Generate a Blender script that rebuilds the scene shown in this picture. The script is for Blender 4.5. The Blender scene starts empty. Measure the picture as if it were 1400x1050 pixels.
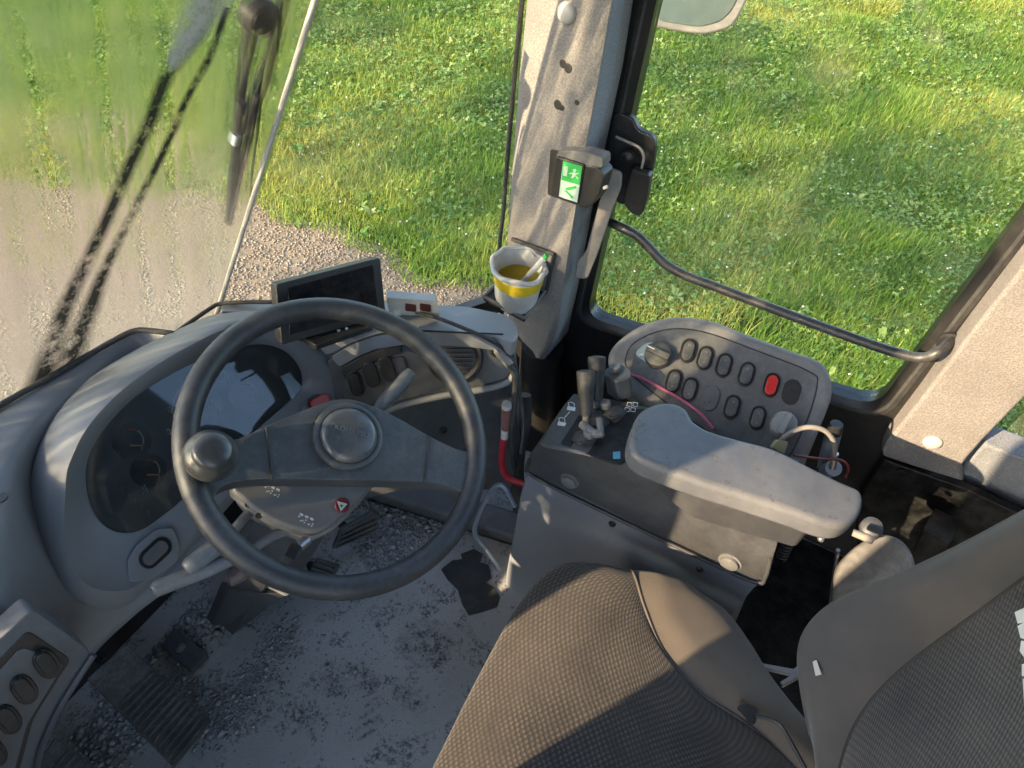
import bpy, bmesh, math, random
import numpy as np
from mathutils import Vector, Matrix
random.seed(7); rng = np.random.default_rng(11)
S = bpy.context.scene
COL = S.collection
rad = math.radians

# ---------------------------------------------------------------- camera
F_PX, PSI, PITCH, ROLL = 1000.0, rad(64), rad(46), rad(4)
EYE = Vector((-.42, -.30, 1.50))
_h = Vector((math.sin(PSI), math.cos(PSI), 0)); _r0 = Vector((math.cos(PSI), -math.sin(PSI), 0)); _z = Vector((0, 0, 1))
VIEW = math.cos(PITCH)*_h - math.sin(PITCH)*_z
_u0 = math.sin(PITCH)*_h + math.cos(PITCH)*_z
RIGHT = math.cos(ROLL)*_r0 + math.sin(ROLL)*_u0
UP = -math.sin(ROLL)*_r0 + math.cos(ROLL)*_u0
cam = bpy.data.cameras.new("camera"); camo = bpy.data.objects.new("camera", cam); COL.objects.link(camo)
cam.sensor_width = 36; cam.lens = 36*F_PX/1400; cam.clip_start = .02; cam.clip_end = 900
m3 = Matrix((RIGHT, UP, -VIEW)).transposed()
camo.matrix_world = Matrix.Translation(EYE) @ m3.to_4x4()
S.camera = camo

# ---------------------------------------------------------------- light
SUN_AZ, SUN_EL = rad(60), rad(24)          # degrees left of straight ahead, height
SUN = Vector((-math.sin(SUN_AZ)*math.cos(SUN_EL), math.cos(SUN_AZ)*math.cos(SUN_EL), math.sin(SUN_EL)))
W = bpy.data.worlds.new("World"); S.world = W; W.use_nodes = True
wn = W.node_tree.nodes; wl = W.node_tree.links
sky = wn.new('ShaderNodeTexSky'); sky.sky_type = 'NISHITA'; sky.sun_disc = False
sky.sun_elevation = SUN_EL; sky.sun_rotation = -SUN_AZ
sky.air_density = 1.0; sky.dust_density = 1.0
wl.new(sky.outputs[0], wn['Background'].inputs[0]); wn['Background'].inputs[1].default_value = .15
sl = bpy.data.lights.new("sun", 'SUN'); sl.energy = 2.9; sl.angle = rad(.5); sl.color = (1, .77, .49)
so = bpy.data.objects.new("sun", sl); COL.objects.link(so)
so.rotation_euler = SUN.to_track_quat('Z', 'Y').to_euler(); so.location = SUN*30
S.view_settings.view_transform = 'Standard'; S.view_settings.look = 'None'
S.view_settings.exposure = 2.4; S.view_settings.gamma = 1
S.cycles.max_bounces = 10; S.cycles.transparent_max_bounces = 16; S.cycles.caustics_refractive = False; S.cycles.caustics_reflective = False

# ---------------------------------------------------------------- geometry helpers
def ray(px, py): return RIGHT*((px-700)/F_PX) + UP*((525-py)/F_PX) + VIEW
def U(px, py, x=None, y=None, z=None, pl=None, off=0.0):
    d = ray(px, py)
    if pl is not None: t = ((pl[0]+pl[1]*off-EYE).dot(pl[1]))/d.dot(pl[1])
    elif x is not None: t = (x-EYE.x)/d.x
    elif y is not None: t = (y-EYE.y)/d.y
    else: t = (z-EYE.z)/d.z
    return EYE+d*t
def mpp(p): return (p-EYE).dot(VIEW)/F_PX          # metres per photo pixel at p
def plane(p0, n):
    n = Vector(n).normalized()
    if n.dot(EYE-p0) < 0: n = -n
    return (p0, n)
def plane3(a, b, c): return plane(a, (b-a).cross(c-a))
def spl(pts, n=6, closed=False):
    P = [Vector(p) for p in pts]; N = len(P); out = []
    rngi = range(N if closed else N-1)
    for i in rngi:
        if closed: a, b, c, d = P[(i-1) % N], P[i], P[(i+1) % N], P[(i+2) % N]
        else:
            b, c = P[i], P[i+1]; a = P[i-1] if i else b*2-c; d = P[i+2] if i+2 < N else c*2-b
        for k in range(n):
            t = k/n
            out.append(.5*((2*b)+(c-a)*t+(2*a-5*b+4*c-d)*t*t+(3*b-a-3*c+d)*t*t*t))
    if not closed: out.append(P[-1])
    return out
def wloc(o):
    v = Vector((0, 0, 0))
    while o is not None: v += o.location; o = o.parent
    return v
def newobj(name, verts, faces, mat, parent=None, smooth=True, uv=None, sharp=35):
    me = bpy.data.meshes.new(name)
    off = wloc(parent)
    me.from_pydata([tuple(Vector(v)-off) for v in verts], [], faces)
    if uv is not None:
        L = me.uv_layers.new(name="UVMap")
        for lp in me.loops: L.data[lp.index].uv = uv[lp.vertex_index]
    bm = bmesh.new(); bm.from_mesh(me); bmesh.ops.recalc_face_normals(bm, faces=bm.faces); bm.to_mesh(me); bm.free()
    if smooth:
        me.polygons.foreach_set('use_smooth', [True]*len(me.polygons))
        if sharp: me.set_sharp_from_angle(angle=rad(sharp))
    o = bpy.data.objects.new(name, me); COL.objects.link(o)
    me.materials.append(mat)
    if parent is not None: o.parent = parent
    return o
def bevel(o, w, seg=3, ang=30):
    m = o.modifiers.new('bevel', 'BEVEL'); m.width = w; m.segments = seg; m.limit_method = 'ANGLE'; m.angle_limit = rad(ang); m.harden_normals = True
    return o
def tag(o, label=None, cat=None, group=None, kind=None):
    if label: o['label'] = label
    if cat: o['category'] = cat
    if group: o['group'] = group
    if kind: o['kind'] = kind
    return o
def thing(name, loc, label, cat, group=None):
    o = bpy.data.objects.new(name, None); COL.objects.link(o); o.location = loc; o.empty_display_size = .02
    return tag(o, label, cat, group)
def prism(name, pts, vec, mat, parent=None, bev=.002, seg=3, ang=30):
    n = len(pts); v = list(pts)+[p+vec for p in pts]
    f = [list(range(n)), list(range(2*n-1, n-1, -1))]+[[i, (i+1) % n, n+(i+1) % n, n+i] for i in range(n)]
    o = newobj(name, v, f, mat, parent)
    if bev: bevel(o, bev, seg, ang)
    return o
def plate(name, px, pl, th, mat, parent=None, bev=.002, rnd=0, off=0.0, seg=3, ang=30, vec=None):
    if rnd: px = [(p.x, p.y) for p in spl([(a, b, 0) for a, b in px], rnd, True)]
    pts = [U(a, b, pl=pl, off=off) for a, b in px]
    return prism(name, pts, vec if vec is not None else -pl[1]*th, mat, parent, bev, seg, ang)
def rpoly(px, r, n=4):
    """round the corners of a pixel polygon"""
    out = []; N = len(px)
    for i in range(N):
        p = Vector(px[i]).to_2d() if len(px[i]) == 2 else Vector(px[i])
        a = Vector(px[i-1]); b = Vector(px[(i+1) % N]); da = a-p; db = b-p
        rr = min(r, da.length*.45, db.length*.45); s = p+da.normalized()*rr; e = p+db.normalized()*rr
        for k in range(n+1):
            t = k/n; q = s*(1-t)**2+p*2*t*(1-t)+e*t*t; out.append((q.x, q.y))
    return out
def tube(name, pts, r, mat, parent=None, seg=12, closed=False, n=6, caps=True, flat=1.0, fdir=None):
    if n: P = spl(pts, n, closed)
    else: P = [Vector(p) for p in pts]
    N = len(P)
    if isinstance(r, (int, float)): R = [r]*N
    else: R = list(np.interp(np.linspace(0, len(r)-1, N), range(len(r)), r))
    v = []; f = []; u = None
    for i, p in enumerate(P):
        t = (P[(i+1) % N]-P[i-1]) if closed else (P[min(i+1, N-1)]-P[max(i-1, 0)])
        t.normalize()
        if u is None: u = (fdir if fdir is not None else t.orthogonal())
        u = (u-t*u.dot(t)).normalized(); w = t.cross(u)
        for k in range(seg):
            a = 2*math.pi*k/seg; v.append(p+(u*math.cos(a)+w*math.sin(a)*flat)*R[i])
    for i in range(N if closed else N-1):
        j = (i+1) % N
        for k in range(seg): f.append([i*seg+k, i*seg+(k+1) % seg, j*seg+(k+1) % seg, j*seg+k])
    if caps and not closed:
        f.append(list(range(seg))); f.append([(N-1)*seg+k for k in range(seg)])
    return newobj(name, v, f, mat, parent, sharp=50)
def lathe(name, prof, org, axis, mat, parent=None, seg=32, sharp=40, sq=None):
    ax = Vector(axis).normalized(); u = ax.orthogonal().normalized(); w = ax.cross(u); v = []; f = []
    M = len(prof)
    for (r, h) in prof:
        for k in range(seg):
            a = 2*math.pi*k/seg; v.append(Vector(org)+ax*h+(u*math.cos(a)+w*math.sin(a))*max(r, 1e-5))
    for i in range(M-1):
        for k in range(seg): f.append([i*seg+k, i*seg+(k+1) % seg, (i+1)*seg+(k+1) % seg, (i+1)*seg+k])
    f.append(list(range(seg))); f.append([(M-1)*seg+k for k in range(seg)])
    return newobj(name, v, f, mat, parent, sharp=sharp)
def loft(name, rings, mat, parent=None, cap0=False, cap1=False, sharp=50):
    n = len(rings[0]); v = [p for r in rings for p in r]; f = []
    for i in range(len(rings)-1):
        for k in range(n): f.append([i*n+k, i*n+(k+1) % n, (i+1)*n+(k+1) % n, (i+1)*n+k])
    if cap0: f.append(list(range(n)))
    if cap1: f.append([(len(rings)-1)*n+k for k in range(n)])
    return newobj(name, v, f, mat, parent, sharp=sharp)
def patch(name, rows, mat, parent=None, n=6, thick=0, sharp=0):
    A = [spl(r, n) for r in rows]; C = [spl([a[k] for a in A], n) for k in range(len(A[0]))]
    nu = len(C); nv = len(C[0]); v = []; uv = []
    mu = nu//2; mv = nv//2
    su = [0]; sv = [0]
    for i in range(1, nu): su.append(su[-1]+(C[i][mv]-C[i-1][mv]).length)
    for j in range(1, nv): sv.append(sv[-1]+(C[mu][j]-C[mu][j-1]).length)
    for i in range(nu):
        for j in range(nv): v.append(C[i][j]); uv.append((su[i], sv[j]))
    f = [[i*nv+j, (i+1)*nv+j, (i+1)*nv+j+1, i*nv+j+1] for i in range(nu-1) for j in range(nv-1)]
    o = newobj(name, v, f, mat, parent, uv=uv, sharp=sharp)
    if thick:
        s = o.modifiers.new('thickness', 'SOLIDIFY'); s.thickness = thick; s.offset = -1
    return o
def capsule(cx, cy, L, w, ang, n=8):
    """pill outline in pixels, long axis at ang degrees clockwise from up"""
    a = rad(ang); ax = Vector((math.sin(a), -math.cos(a))); bx = Vector((math.cos(a), math.sin(a))); c = Vector((cx, cy)); r = w/2; s = max(L/2-r, 0)
    out = []
    for k in range(n+1):
        t = math.pi*k/n; q = c+ax*(s+r*math.sin(t))+bx*r*math.cos(t); out.append((q.x, q.y))
    for k in range(n+1):
        t = math.pi*k/n; q = c-ax*(s+r*math.sin(t))-bx*r*math.cos(t); out.append((q.x, q.y))
    return out
def box(name, lo, hi, mat, parent=None, bev=.004):
    a, b = Vector(lo), Vector(hi)
    pts = [Vector((a.x, a.y, a.z)), Vector((b.x, a.y, a.z)), Vector((b.x, b.y, a.z)), Vector((a.x, b.y, a.z))]
    return prism(name, pts, Vector((0, 0, b.z-a.z)), mat, parent, bev)
def textmesh(name, body, size, org, xdir, ydir, depth, mat, parent=None):
    c = bpy.data.curves.new('t', 'FONT'); c.body = body; c.size = size; c.extrude = depth; c.align_x = 'CENTER'; c.align_y = 'CENTER'
    t = bpy.data.objects.new('t', c); COL.objects.link(t)
    dg = bpy.context.evaluated_depsgraph_get(); me = bpy.data.meshes.new_from_object(t.evaluated_get(dg))
    bpy.data.objects.remove(t); me.name = name
    X = Vector(xdir).normalized(); Y = (Vector(ydir)-X*X.dot(Vector(ydir))).normalized(); Z = X.cross(Y); off = wloc(parent)
    M = Matrix((X, Y, Z)).transposed().to_4x4()
    me.transform(Matrix.Translation(Vector(org)-off) @ M)
    me.materials.clear(); me.materials.append(mat)
    o = bpy.data.objects.new(name, me); COL.objects.link(o)
    if parent is not None: o.parent = parent
    return o

# ---------------------------------------------------------------- materials
def mk(name):
    m = bpy.data.materials.new(name); m.use_nodes = True
    nt = m.node_tree; b = nt.nodes['Principled BSDF']; return m, nt, b
def noise(nt, scale, detail=6, rough=.6, vec=None, stretch=None, coord='Object'):
    tc = nt.nodes.new('ShaderNodeTexCoord'); src = tc.outputs[coord]
    if stretch:
        mp = nt.nodes.new('ShaderNodeMapping'); mp.inputs['Scale'].default_value = stretch; nt.links.new(src, mp.inputs['Vector']); src = mp.outputs[0]
    n = nt.nodes.new('ShaderNodeTexNoise'); n.inputs['Scale'].default_value = scale; n.inputs['Detail'].default_value = detail; n.inputs['Roughness'].default_value = rough
    nt.links.new(src, n.inputs['Vector']); return n.outputs['Fac']
def ramp(nt, fac, stops):
    r = nt.nodes.new('ShaderNodeValToRGB'); e = r.color_ramp.elements
    while len(e) < len(stops): e.new(.5)
    for i, (p, c) in enumerate(stops):
        e[i].position = p; e[i].color = (c, c, c, 1) if isinstance(c, (int, float)) else (*c, 1)
    nt.links.new(fac, r.inputs[0]); return r.outputs[0]
def mixc(nt, fac, a, b):
    m = nt.nodes.new('ShaderNodeMix'); m.data_type = 'RGBA'
    for idx, val in ((0, fac), (6, a), (7, b)):
        if hasattr(val, 'is_output'): nt.links.new(val, m.inputs[idx])
        elif isinstance(val, (int, float)): m.inputs[idx].default_value = val
        else: m.inputs[idx].default_value = (*val, 1)
    return m.outputs[2]
def math_(nt, op, a, b=None):
    m = nt.nodes.new('ShaderNodeMath'); m.operation = op
    for i, v in enumerate((a, b)):
        if v is None: continue
        if hasattr(v, 'is_output'): nt.links.new(v, m.inputs[i])
        else: m.inputs[i].default_value = v
    return m.outputs[0]
def bump(nt, b, h, strength=.3, dist=.001):
    n = nt.nodes.new('ShaderNodeBump'); n.inputs['Strength'].default_value = strength; n.inputs['Distance'].default_value = dist
    nt.links.new(h, n.inputs['Height']); nt.links.new(n.outputs[0], b.inputs['Normal'])
DUST = (.36, .345, .325)
def plastic(name, col, rough=.5, dust=.3, dsc=9, grain=900, gs=.25, dustcol=DUST, spec=.5, speck=0):
    m, nt, b = mk(name)
    n1 = noise(nt, dsc, 8, .65); n2 = noise(nt, dsc*9, 6, .7)
    f = math_(nt, 'MULTIPLY', ramp(nt, n1, [(.38, 0.15), (.68, 1)]), ramp(nt, n2, [(.35, .25), (.7, 1)]))
    f = math_(nt, 'MULTIPLY', f, dust)
    if speck:
        n3 = noise(nt, dsc*40, 3, .6); f = math_(nt, 'MAXIMUM', f, math_(nt, 'MULTIPLY', ramp(nt, n3, [(.6, 0), (.68, 1)]), speck))
    c = mixc(nt, f, col, dustcol)
    nt.links.new(c, b.inputs['Base Color'])
    r = math_(nt, 'ADD', math_(nt, 'MULTIPLY', f, .45), rough); r.node.use_clamp = True
    nt.links.new(r, b.inputs['Roughness']); b.inputs['Specular IOR Level'].default_value = spec
    if gs: bump(nt, b, noise(nt, grain, 3, .6), gs, .0008)
    return m
def plain(name, col, rough=.5, metal=0, spec=.5, emit=None):
    m, nt, b = mk(name)
    n = noise(nt, 40, 5, .6); nt.links.new(mixc(nt, ramp(nt, n, [(.35, 0), (.7, 1)]), tuple(c*.85 for c in col), tuple(min(1, c*1.12) for c in col)), b.inputs['Base Color'])
    b.inputs['Roughness'].default_value = rough; b.inputs['Metallic'].default_value = metal; b.inputs['Specular IOR Level'].default_value = spec
    return m
M = {}
M['dash'] = plastic('dash_plastic', (.20, .206, .216), .42, .34, 5, 1200, .15)
M['dash_dark'] = plastic('dash_dark', (.05, .053, .06), .45, .2, 6, 1200, .2)
M['bezel'] = plastic('bezel', (.20, .207, .222), .45, .24, 6, 1400, .12)
M['cons'] = plastic('console_paint', (.20, .215, .24), .5, .25, 5, 1500, .1)
M['cons_dark'] = plastic('console_cover', (.036, .036, .038), .42, .18, 6, 1300, .2)
M['panel'] = plastic('switch_face', (.085, .083, .082), .5, .42, 9, 1500, .15)
M['frame'] = plastic('panel_frame', (.15, .145, .14), .5, .65, 7, 900, .3)
M['arm'] = plastic('armrest_vinyl', (.16, .158, .165), .48, .38, 6, 1100, .35, speck=.0)
def m_arm():
    m, nt, b = mk('armrest_skin')
    n1 = noise(nt, 7, 7, .65); n2 = noise(nt, 120, 4, .7); n3 = noise(nt, 26, 5, .6); gr_ = noise(nt, 750, 3, .6)
    c = mixc(nt, ramp(nt, n1, [(.36, 0), (.66, 1)]), (.085, .088, .098), (.155, .152, .152))
    c = mixc(nt, math_(nt, 'MULTIPLY', math_(nt, 'MULTIPLY', ramp(nt, n2, [(.56, 0), (.64, 1)]), ramp(nt, n3, [(.48, 0), (.62, 1)])), .8), c, (.05, .047, .045))
    nt.links.new(c, b.inputs['Base Color']); nt.links.new(ramp(nt, n3, [(.3, .38), (.7, .62)]), b.inputs['Roughness'])
    bump(nt, b, math_(nt, 'ADD', gr_, math_(nt, 'MULTIPLY', n3, 1.2)), .3, .0012); return m
M['arm'] = m_arm()
M['wheel'] = plastic('wheel_rubber', (.018, .0195, .023), .42, .2, 13, 1600, .3, (.25, .26, .27), speck=.13)
M['spoke'] = plastic('spoke_plastic', (.042, .046, .05), .42, .32, 14, 1600, .25, (.27, .29, .29), speck=.30)
M['hub'] = plastic('hub_cap', (.06, .064, .07), .25, .25, 8, 1600, .05, (.26, .28, .29))
M['black'] = plastic('black_plastic', (.012, .012, .013), .4, .16, 9, 900, .2, (.2, .18, .16))
M['blackp'] = plastic('black_paint', (.012, .012, .013), .33, .12, 7, 500, .05, (.2, .17, .12))
M['rubber'] = plastic('rubber', (.02, .02, .02), .7, .35, 14, 500, .4, (.22, .2, .18))
M['dusty'] = plastic('dusty_dark', (.09, .085, .08), .6, .85, 8, 700, .3)
M['stalk'] = plastic('stalk_grey', (.13, .137, .145), .45, .35, 20, 900, .1, (.5, .48, .44))
M['tape'] = plastic('grey_lever', (.22, .20, .18), .6, .7, 16, 700, .3, (.40, .36, .32))
M['metal'] = plain('dull_metal', (.35, .35, .36), .35, .8)
M['bluemetal'] = plain('blue_grey_rod', (.28, .33, .40), .4, .3)
M['red'] = plain('red_plastic', (.62, .035, .03), .35)
M['redrod'] = plain('red_paint', (.42, .02, .03), .45)
M['pink'] = plain('pink_cable', (.55, .12, .2), .45)
M['white'] = plain('white_paint', (.75, .75, .72), .5)
M['green'] = plain('safety_green', (.05, .46, .09), .5)
M['pale'] = plain('pale_green_label', (.58, .74, .58), .5)
M['palepanel'] = plastic('pale_label', (.36, .46, .45), .5, .5, 30)
M['blue'] = plain('blue_label', (.08, .28, .42), .5)
M['yellow'] = plain('yellow_band', (.78, .55, .03), .4)
M['cream'] = plastic('cream_cap', (.5, .47, .42), .5, .4, 20)
M['bolt'] = plastic('grey_plug', (.10, .098, .096), .45, .4, 20)
M['greydirt'] = plastic('dirty_white', (.55, .53, .49), .55, .7, 18, 600, .2, (.3, .27, .23))
M['darkred'] = plain('dark_red_button', (.16, .015, .025), .4)
M['orange'] = plain('orange_needle', (.8, .45, .12), .5)

def m_vinyl(name, col):
    m, nt, b = mk(name)
    tc = nt.nodes.new('ShaderNodeTexCoord'); v = nt.nodes.new('ShaderNodeTexVoronoi'); v.inputs['Scale'].default_value = 330
    nt.links.new(tc.outputs['Object'], v.inputs['Vector'])
    n1 = noise(nt, 6, 6, .6)
    c = mixc(nt, ramp(nt, n1, [(.35, 0), (.7, 1)]), tuple(k*.82 for k in col), tuple(k*1.12 for k in col))
    c2 = mixc(nt, math_(nt, 'MULTIPLY', ramp(nt, v.outputs['Distance'], [(.1, 1), (.7, 0)]), .6), c, tuple(k*.38 for k in col))
    nt.links.new(c2, b.inputs['Base Color']); b.inputs['Roughness'].default_value = .75; b.inputs['Specular IOR Level'].default_value = .3
    inv = math_(nt, 'SUBTRACT', 1.0, v.outputs['Distance']); bump(nt, b, v.outputs['Distance'], .6, .0012)
    return m
M['vinyl'] = m_vinyl('pillar_vinyl', (.26, .24, .228))
M['vinyl_shade_grey'] = m_vinyl('pillar_vinyl_shade_grey', (.26, .27, .29))

def m_fabric(name, dark, light, ku=620, kv=760, mixf=.55, dustf=.4, bstr=.6):
    m, nt, b = mk(name)
    uvn = nt.nodes.new('ShaderNodeUVMap'); sp = nt.nodes.new('ShaderNodeSeparateXYZ'); nt.links.new(uvn.outputs[0], sp.inputs[0])
    wob = noise(nt, 60, 3, .5)
    su = math_(nt, 'SINE', math_(nt, 'ADD', math_(nt, 'MULTIPLY', sp.outputs[0], ku), math_(nt, 'MULTIPLY', wob, 2.5)))
    sv = math_(nt, 'SINE', math_(nt, 'ADD', math_(nt, 'MULTIPLY', sp.outputs[1], kv), math_(nt, 'MULTIPLY', wob, 2.5)))
    h = math_(nt, 'ADD', math_(nt, 'MULTIPLY', math_(nt, 'MULTIPLY', su, sv), .5), .5)
    n1 = noise(nt, 7, 6, .6); nf = noise(nt, 500, 4, .7)
    fac = math_(nt, 'MULTIPLY', ramp(nt, h, [(.45, 0), (.85, 1)]), math_(nt, 'MULTIPLY', math_(nt, 'MULTIPLY', ramp(nt, nf, [(.3, .3), (.7, 1)]), ramp(nt, noise(nt, 24, 5, .65), [(.32, .25), (.6, 1)])), mixf))
    c = mixc(nt, fac, dark, light)
    c = mixc(nt, math_(nt, 'MULTIPLY', ramp(nt, n1, [(.4, 0), (.72, 1)]), dustf), c, (.17, .138, .11))
    nt.links.new(c, b.inputs['Base Color']); b.inputs['Roughness'].default_value = .95; b.inputs['Specular IOR Level'].default_value = .1
    b.inputs['Sheen Weight'].default_value = .25
    bump(nt, b, math_(nt, 'ADD', h, math_(nt, 'MULTIPLY', nf, .5)), bstr, .0015)
    return m
M['weave'] = m_fabric('seat_weave', (.028, .025, .023), (.175, .15, .127), dustf=.18)
M['weave_blue'] = m_fabric('backrest_weave', (.03, .031, .033), (.14, .138, .135), 640, 780, dustf=.18)
M['velour'] = m_fabric('seat_velour', (.085, .070, .057), (.115, .096, .079), 2600, 2900, .3, .35, .15)
M['velour_dark'] = m_fabric('backrest_velour', (.065, .064, .064), (.095, .092, .088), 2600, 2900, .3, .3, .15)

def m_floor():
    m, nt, b = mk('dirty_floor')
    a = noise(nt, 5, 8, .65); s = noise(nt, 10, 9, .78); g = noise(nt, 130, 4, .7); g2 = noise(nt, 420, 3, .7)
    c = mixc(nt, ramp(nt, a, [(.3, 0), (.65, 1)]), (.36, .345, .32), (.51, .49, .455))
    sm = math_(nt, 'MULTIPLY', ramp(nt, s, [(.505, 0), (.57, 1)]), ramp(nt, g, [(.44, .05), (.56, 1)]))
    c = mixc(nt, math_(nt, 'MULTIPLY', sm, .88), c, (.075, .078, .088))
    c = mixc(nt, math_(nt, 'MULTIPLY', ramp(nt, g2, [(.4, 0), (.7, 1)]), .3), c, (.16, .16, .16))
    nt.links.new(c, b.inputs['Base Color']); b.inputs['Roughness'].default_value = .9; b.inputs['Specular IOR Level'].default_value = .2
    bump(nt, b, math_(nt, 'ADD', g, math_(nt, 'MULTIPLY', g2, .6)), .6, .0016)
    return m
M['floor'] = m_floor()
def m_stone(name, a, bcol):
    m, nt, b = mk(name); g = nt.nodes.new('ShaderNodeNewGeometry')
    n = noise(nt, 300, 3, .6)
    at = nt.nodes.new('ShaderNodeAttribute'); at.attribute_name = 'rnd'
    c = mixc(nt, at.outputs['Fac'], a, bcol); c = mixc(nt, math_(nt, 'MULTIPLY', n, .4), c, tuple(k*.5 for k in a))
    nt.links.new(c, b.inputs['Base Color']); b.inputs['Roughness'].default_value = .95; b.inputs['Specular IOR Level'].default_value = .2
    return m
M['crumb'] = m_stone('dirt_crumbs', (.24, .235, .235), (.46, .45, .43))
M['gravel'] = m_stone('gravel_stone', (.16, .125, .09), (.42, .33, .24))
def m_glass(name, tint=(1, 1, 1), refl=.06):
    m, nt, b = mk(name); nt.nodes.remove(b); out = nt.nodes['Material Output']
    t = nt.nodes.new('ShaderNodeBsdfTransparent'); t.inputs[0].default_value = (*tint, 1)
    g = nt.nodes.new('ShaderNodeBsdfGlossy'); g.inputs['Roughness'].default_value = .02
    d = nt.nodes.new('ShaderNodeBsdfDiffuse'); d.inputs[0].default_value = (.6, .56, .5, 1)
    lw = nt.nodes.new('ShaderNodeFresnel'); lw.inputs[0].default_value = 1.25
    mx = nt.nodes.new('ShaderNodeMixShader'); nt.links.new(math_(nt, 'MULTIPLY', lw.outputs[0], .7), mx.inputs[0]); nt.links.new(t.outputs[0], mx.inputs[1]); nt.links.new(g.outputs[0], mx.inputs[2])
    n = noise(nt, 14, 8, .7); m2 = nt.nodes.new('ShaderNodeMixShader')
    nt.links.new(math_(nt, 'MULTIPLY', ramp(nt, n, [(.4, 0), (.75, 1)]), refl), m2.inputs[0]); nt.links.new(mx.outputs[0], m2.inputs[1]); nt.links.new(d.outputs[0], m2.inputs[2])
    nt.links.new(m2.outputs[0], out.inputs[0]); return m
M['glass'] = m_glass('window_glass', (.95, .97, .95), .06)
def m_dirty_glass():
    m, nt, b = mk('dusty_windscreen'); nt.nodes.remove(b); out = nt.nodes['Material Output']
    uvn = nt.nodes.new('ShaderNodeUVMap'); sp = nt.nodes.new('ShaderNodeSeparateXYZ'); nt.links.new(uvn.outputs[0], sp.inputs[0])
    t = nt.nodes.new('ShaderNodeBsdfTransparent'); t.inputs[0].default_value = (.95, .97, .93, 1)
    rf = nt.nodes.new('ShaderNodeBsdfRefraction'); rf.inputs['IOR'].default_value = 1.12; rf.inputs['Roughness'].default_value = .22
    d = nt.nodes.new('ShaderNodeBsdfDiffuse'); d.inputs[0].default_value = (.54, .52, .44, 1)
    tr = nt.nodes.new('ShaderNodeBsdfTranslucent'); tr.inputs[0].default_value = (.54, .53, .46, 1)
    dd = nt.nodes.new('ShaderNodeMixShader'); dd.inputs[0].default_value = .5; nt.links.new(d.outputs[0], dd.inputs[1]); nt.links.new(tr.outputs[0], dd.inputs[2])
    mp = nt.nodes.new('ShaderNodeMapping'); mp.inputs['Scale'].default_value = (26, 2.2, 1); nt.links.new(uvn.outputs[0], mp.inputs['Vector'])
    n1 = nt.nodes.new('ShaderNodeTexNoise'); n1.inputs['Scale'].default_value = 1.6; n1.inputs['Detail'].default_value = 8; n1.inputs['Roughness'].default_value = .7; nt.links.new(mp.outputs[0], n1.inputs['Vector'])
    n2 = noise(nt, 5, 7, .6); n3 = noise(nt, 90, 4, .7)
    low = ramp(nt, sp.outputs[1], [(.02, 1), (.42, 0.0)])
    streak = ramp(nt, n1.outputs['Fac'], [(.38, 0), (.62, 1)])
    f = math_(nt, 'ADD', math_(nt, 'MULTIPLY', low, .25), math_(nt, 'MULTIPLY', math_(nt, 'MULTIPLY', streak, ramp(nt, n2, [(.35, .2), (.65, 1)])), .07))
    f = math_(nt, 'MULTIPLY', f, ramp(nt, n3, [(.25, .6), (.7, 1.0)]))
    # hazy smear zones blur what is behind
    blur = math_(nt, 'MULTIPLY', ramp(nt, n2, [(.36, .4), (.54, 1)]), ramp(nt, n1.outputs['Fac'], [(.40, .08), (.56, .97)]))
    m1 = nt.nodes.new('ShaderNodeMixShader'); nt.links.new(blur, m1.inputs[0]); nt.links.new(t.outputs[0], m1.inputs[1]); nt.links.new(rf.outputs[0], m1.inputs[2])
    m2 = nt.nodes.new('ShaderNodeMixShader'); nt.links.new(f, m2.inputs[0]); nt.links.new(m1.outputs[0], m2.inputs[1]); nt.links.new(dd.outputs[0], m2.inputs[2])
    g = nt.nodes.new('ShaderNodeBsdfGlossy'); g.inputs['Roughness'].default_value = .05
    m3_ = nt.nodes.new('ShaderNodeMixShader'); m3_.inputs[0].default_value = .03; nt.links.new(m2.outputs[0], m3_.inputs[1]); nt.links.new(g.outputs[0], m3_.inputs[2])
    nt.links.new(m3_.outputs[0], out.inputs[0]); return m
M['dirtyglass'] = m_dirty_glass()
def m_streak():  # mottled film that fades out towards both long edges
    m, nt, b = mk('mottled_streak'); out = nt.nodes['Material Output']
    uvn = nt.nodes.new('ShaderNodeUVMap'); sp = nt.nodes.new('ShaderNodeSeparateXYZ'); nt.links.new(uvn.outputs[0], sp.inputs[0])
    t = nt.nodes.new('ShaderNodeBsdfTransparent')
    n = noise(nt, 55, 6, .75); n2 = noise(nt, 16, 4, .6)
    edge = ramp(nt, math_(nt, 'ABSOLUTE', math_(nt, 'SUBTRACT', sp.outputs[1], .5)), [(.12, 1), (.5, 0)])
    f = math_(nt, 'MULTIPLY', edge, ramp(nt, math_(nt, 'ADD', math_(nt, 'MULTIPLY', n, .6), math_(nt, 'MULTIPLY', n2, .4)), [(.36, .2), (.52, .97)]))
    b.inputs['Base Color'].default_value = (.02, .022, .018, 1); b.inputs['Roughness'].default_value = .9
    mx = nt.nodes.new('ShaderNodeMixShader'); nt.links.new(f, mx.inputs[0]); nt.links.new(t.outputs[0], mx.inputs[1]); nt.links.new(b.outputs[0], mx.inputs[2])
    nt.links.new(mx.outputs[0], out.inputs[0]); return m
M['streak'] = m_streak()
M['scuff'] = M['streak'].copy(); M['scuff'].node_tree.nodes['Principled BSDF'].inputs['Base Color'].default_value = (.06, .062, .07, 1)
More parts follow.
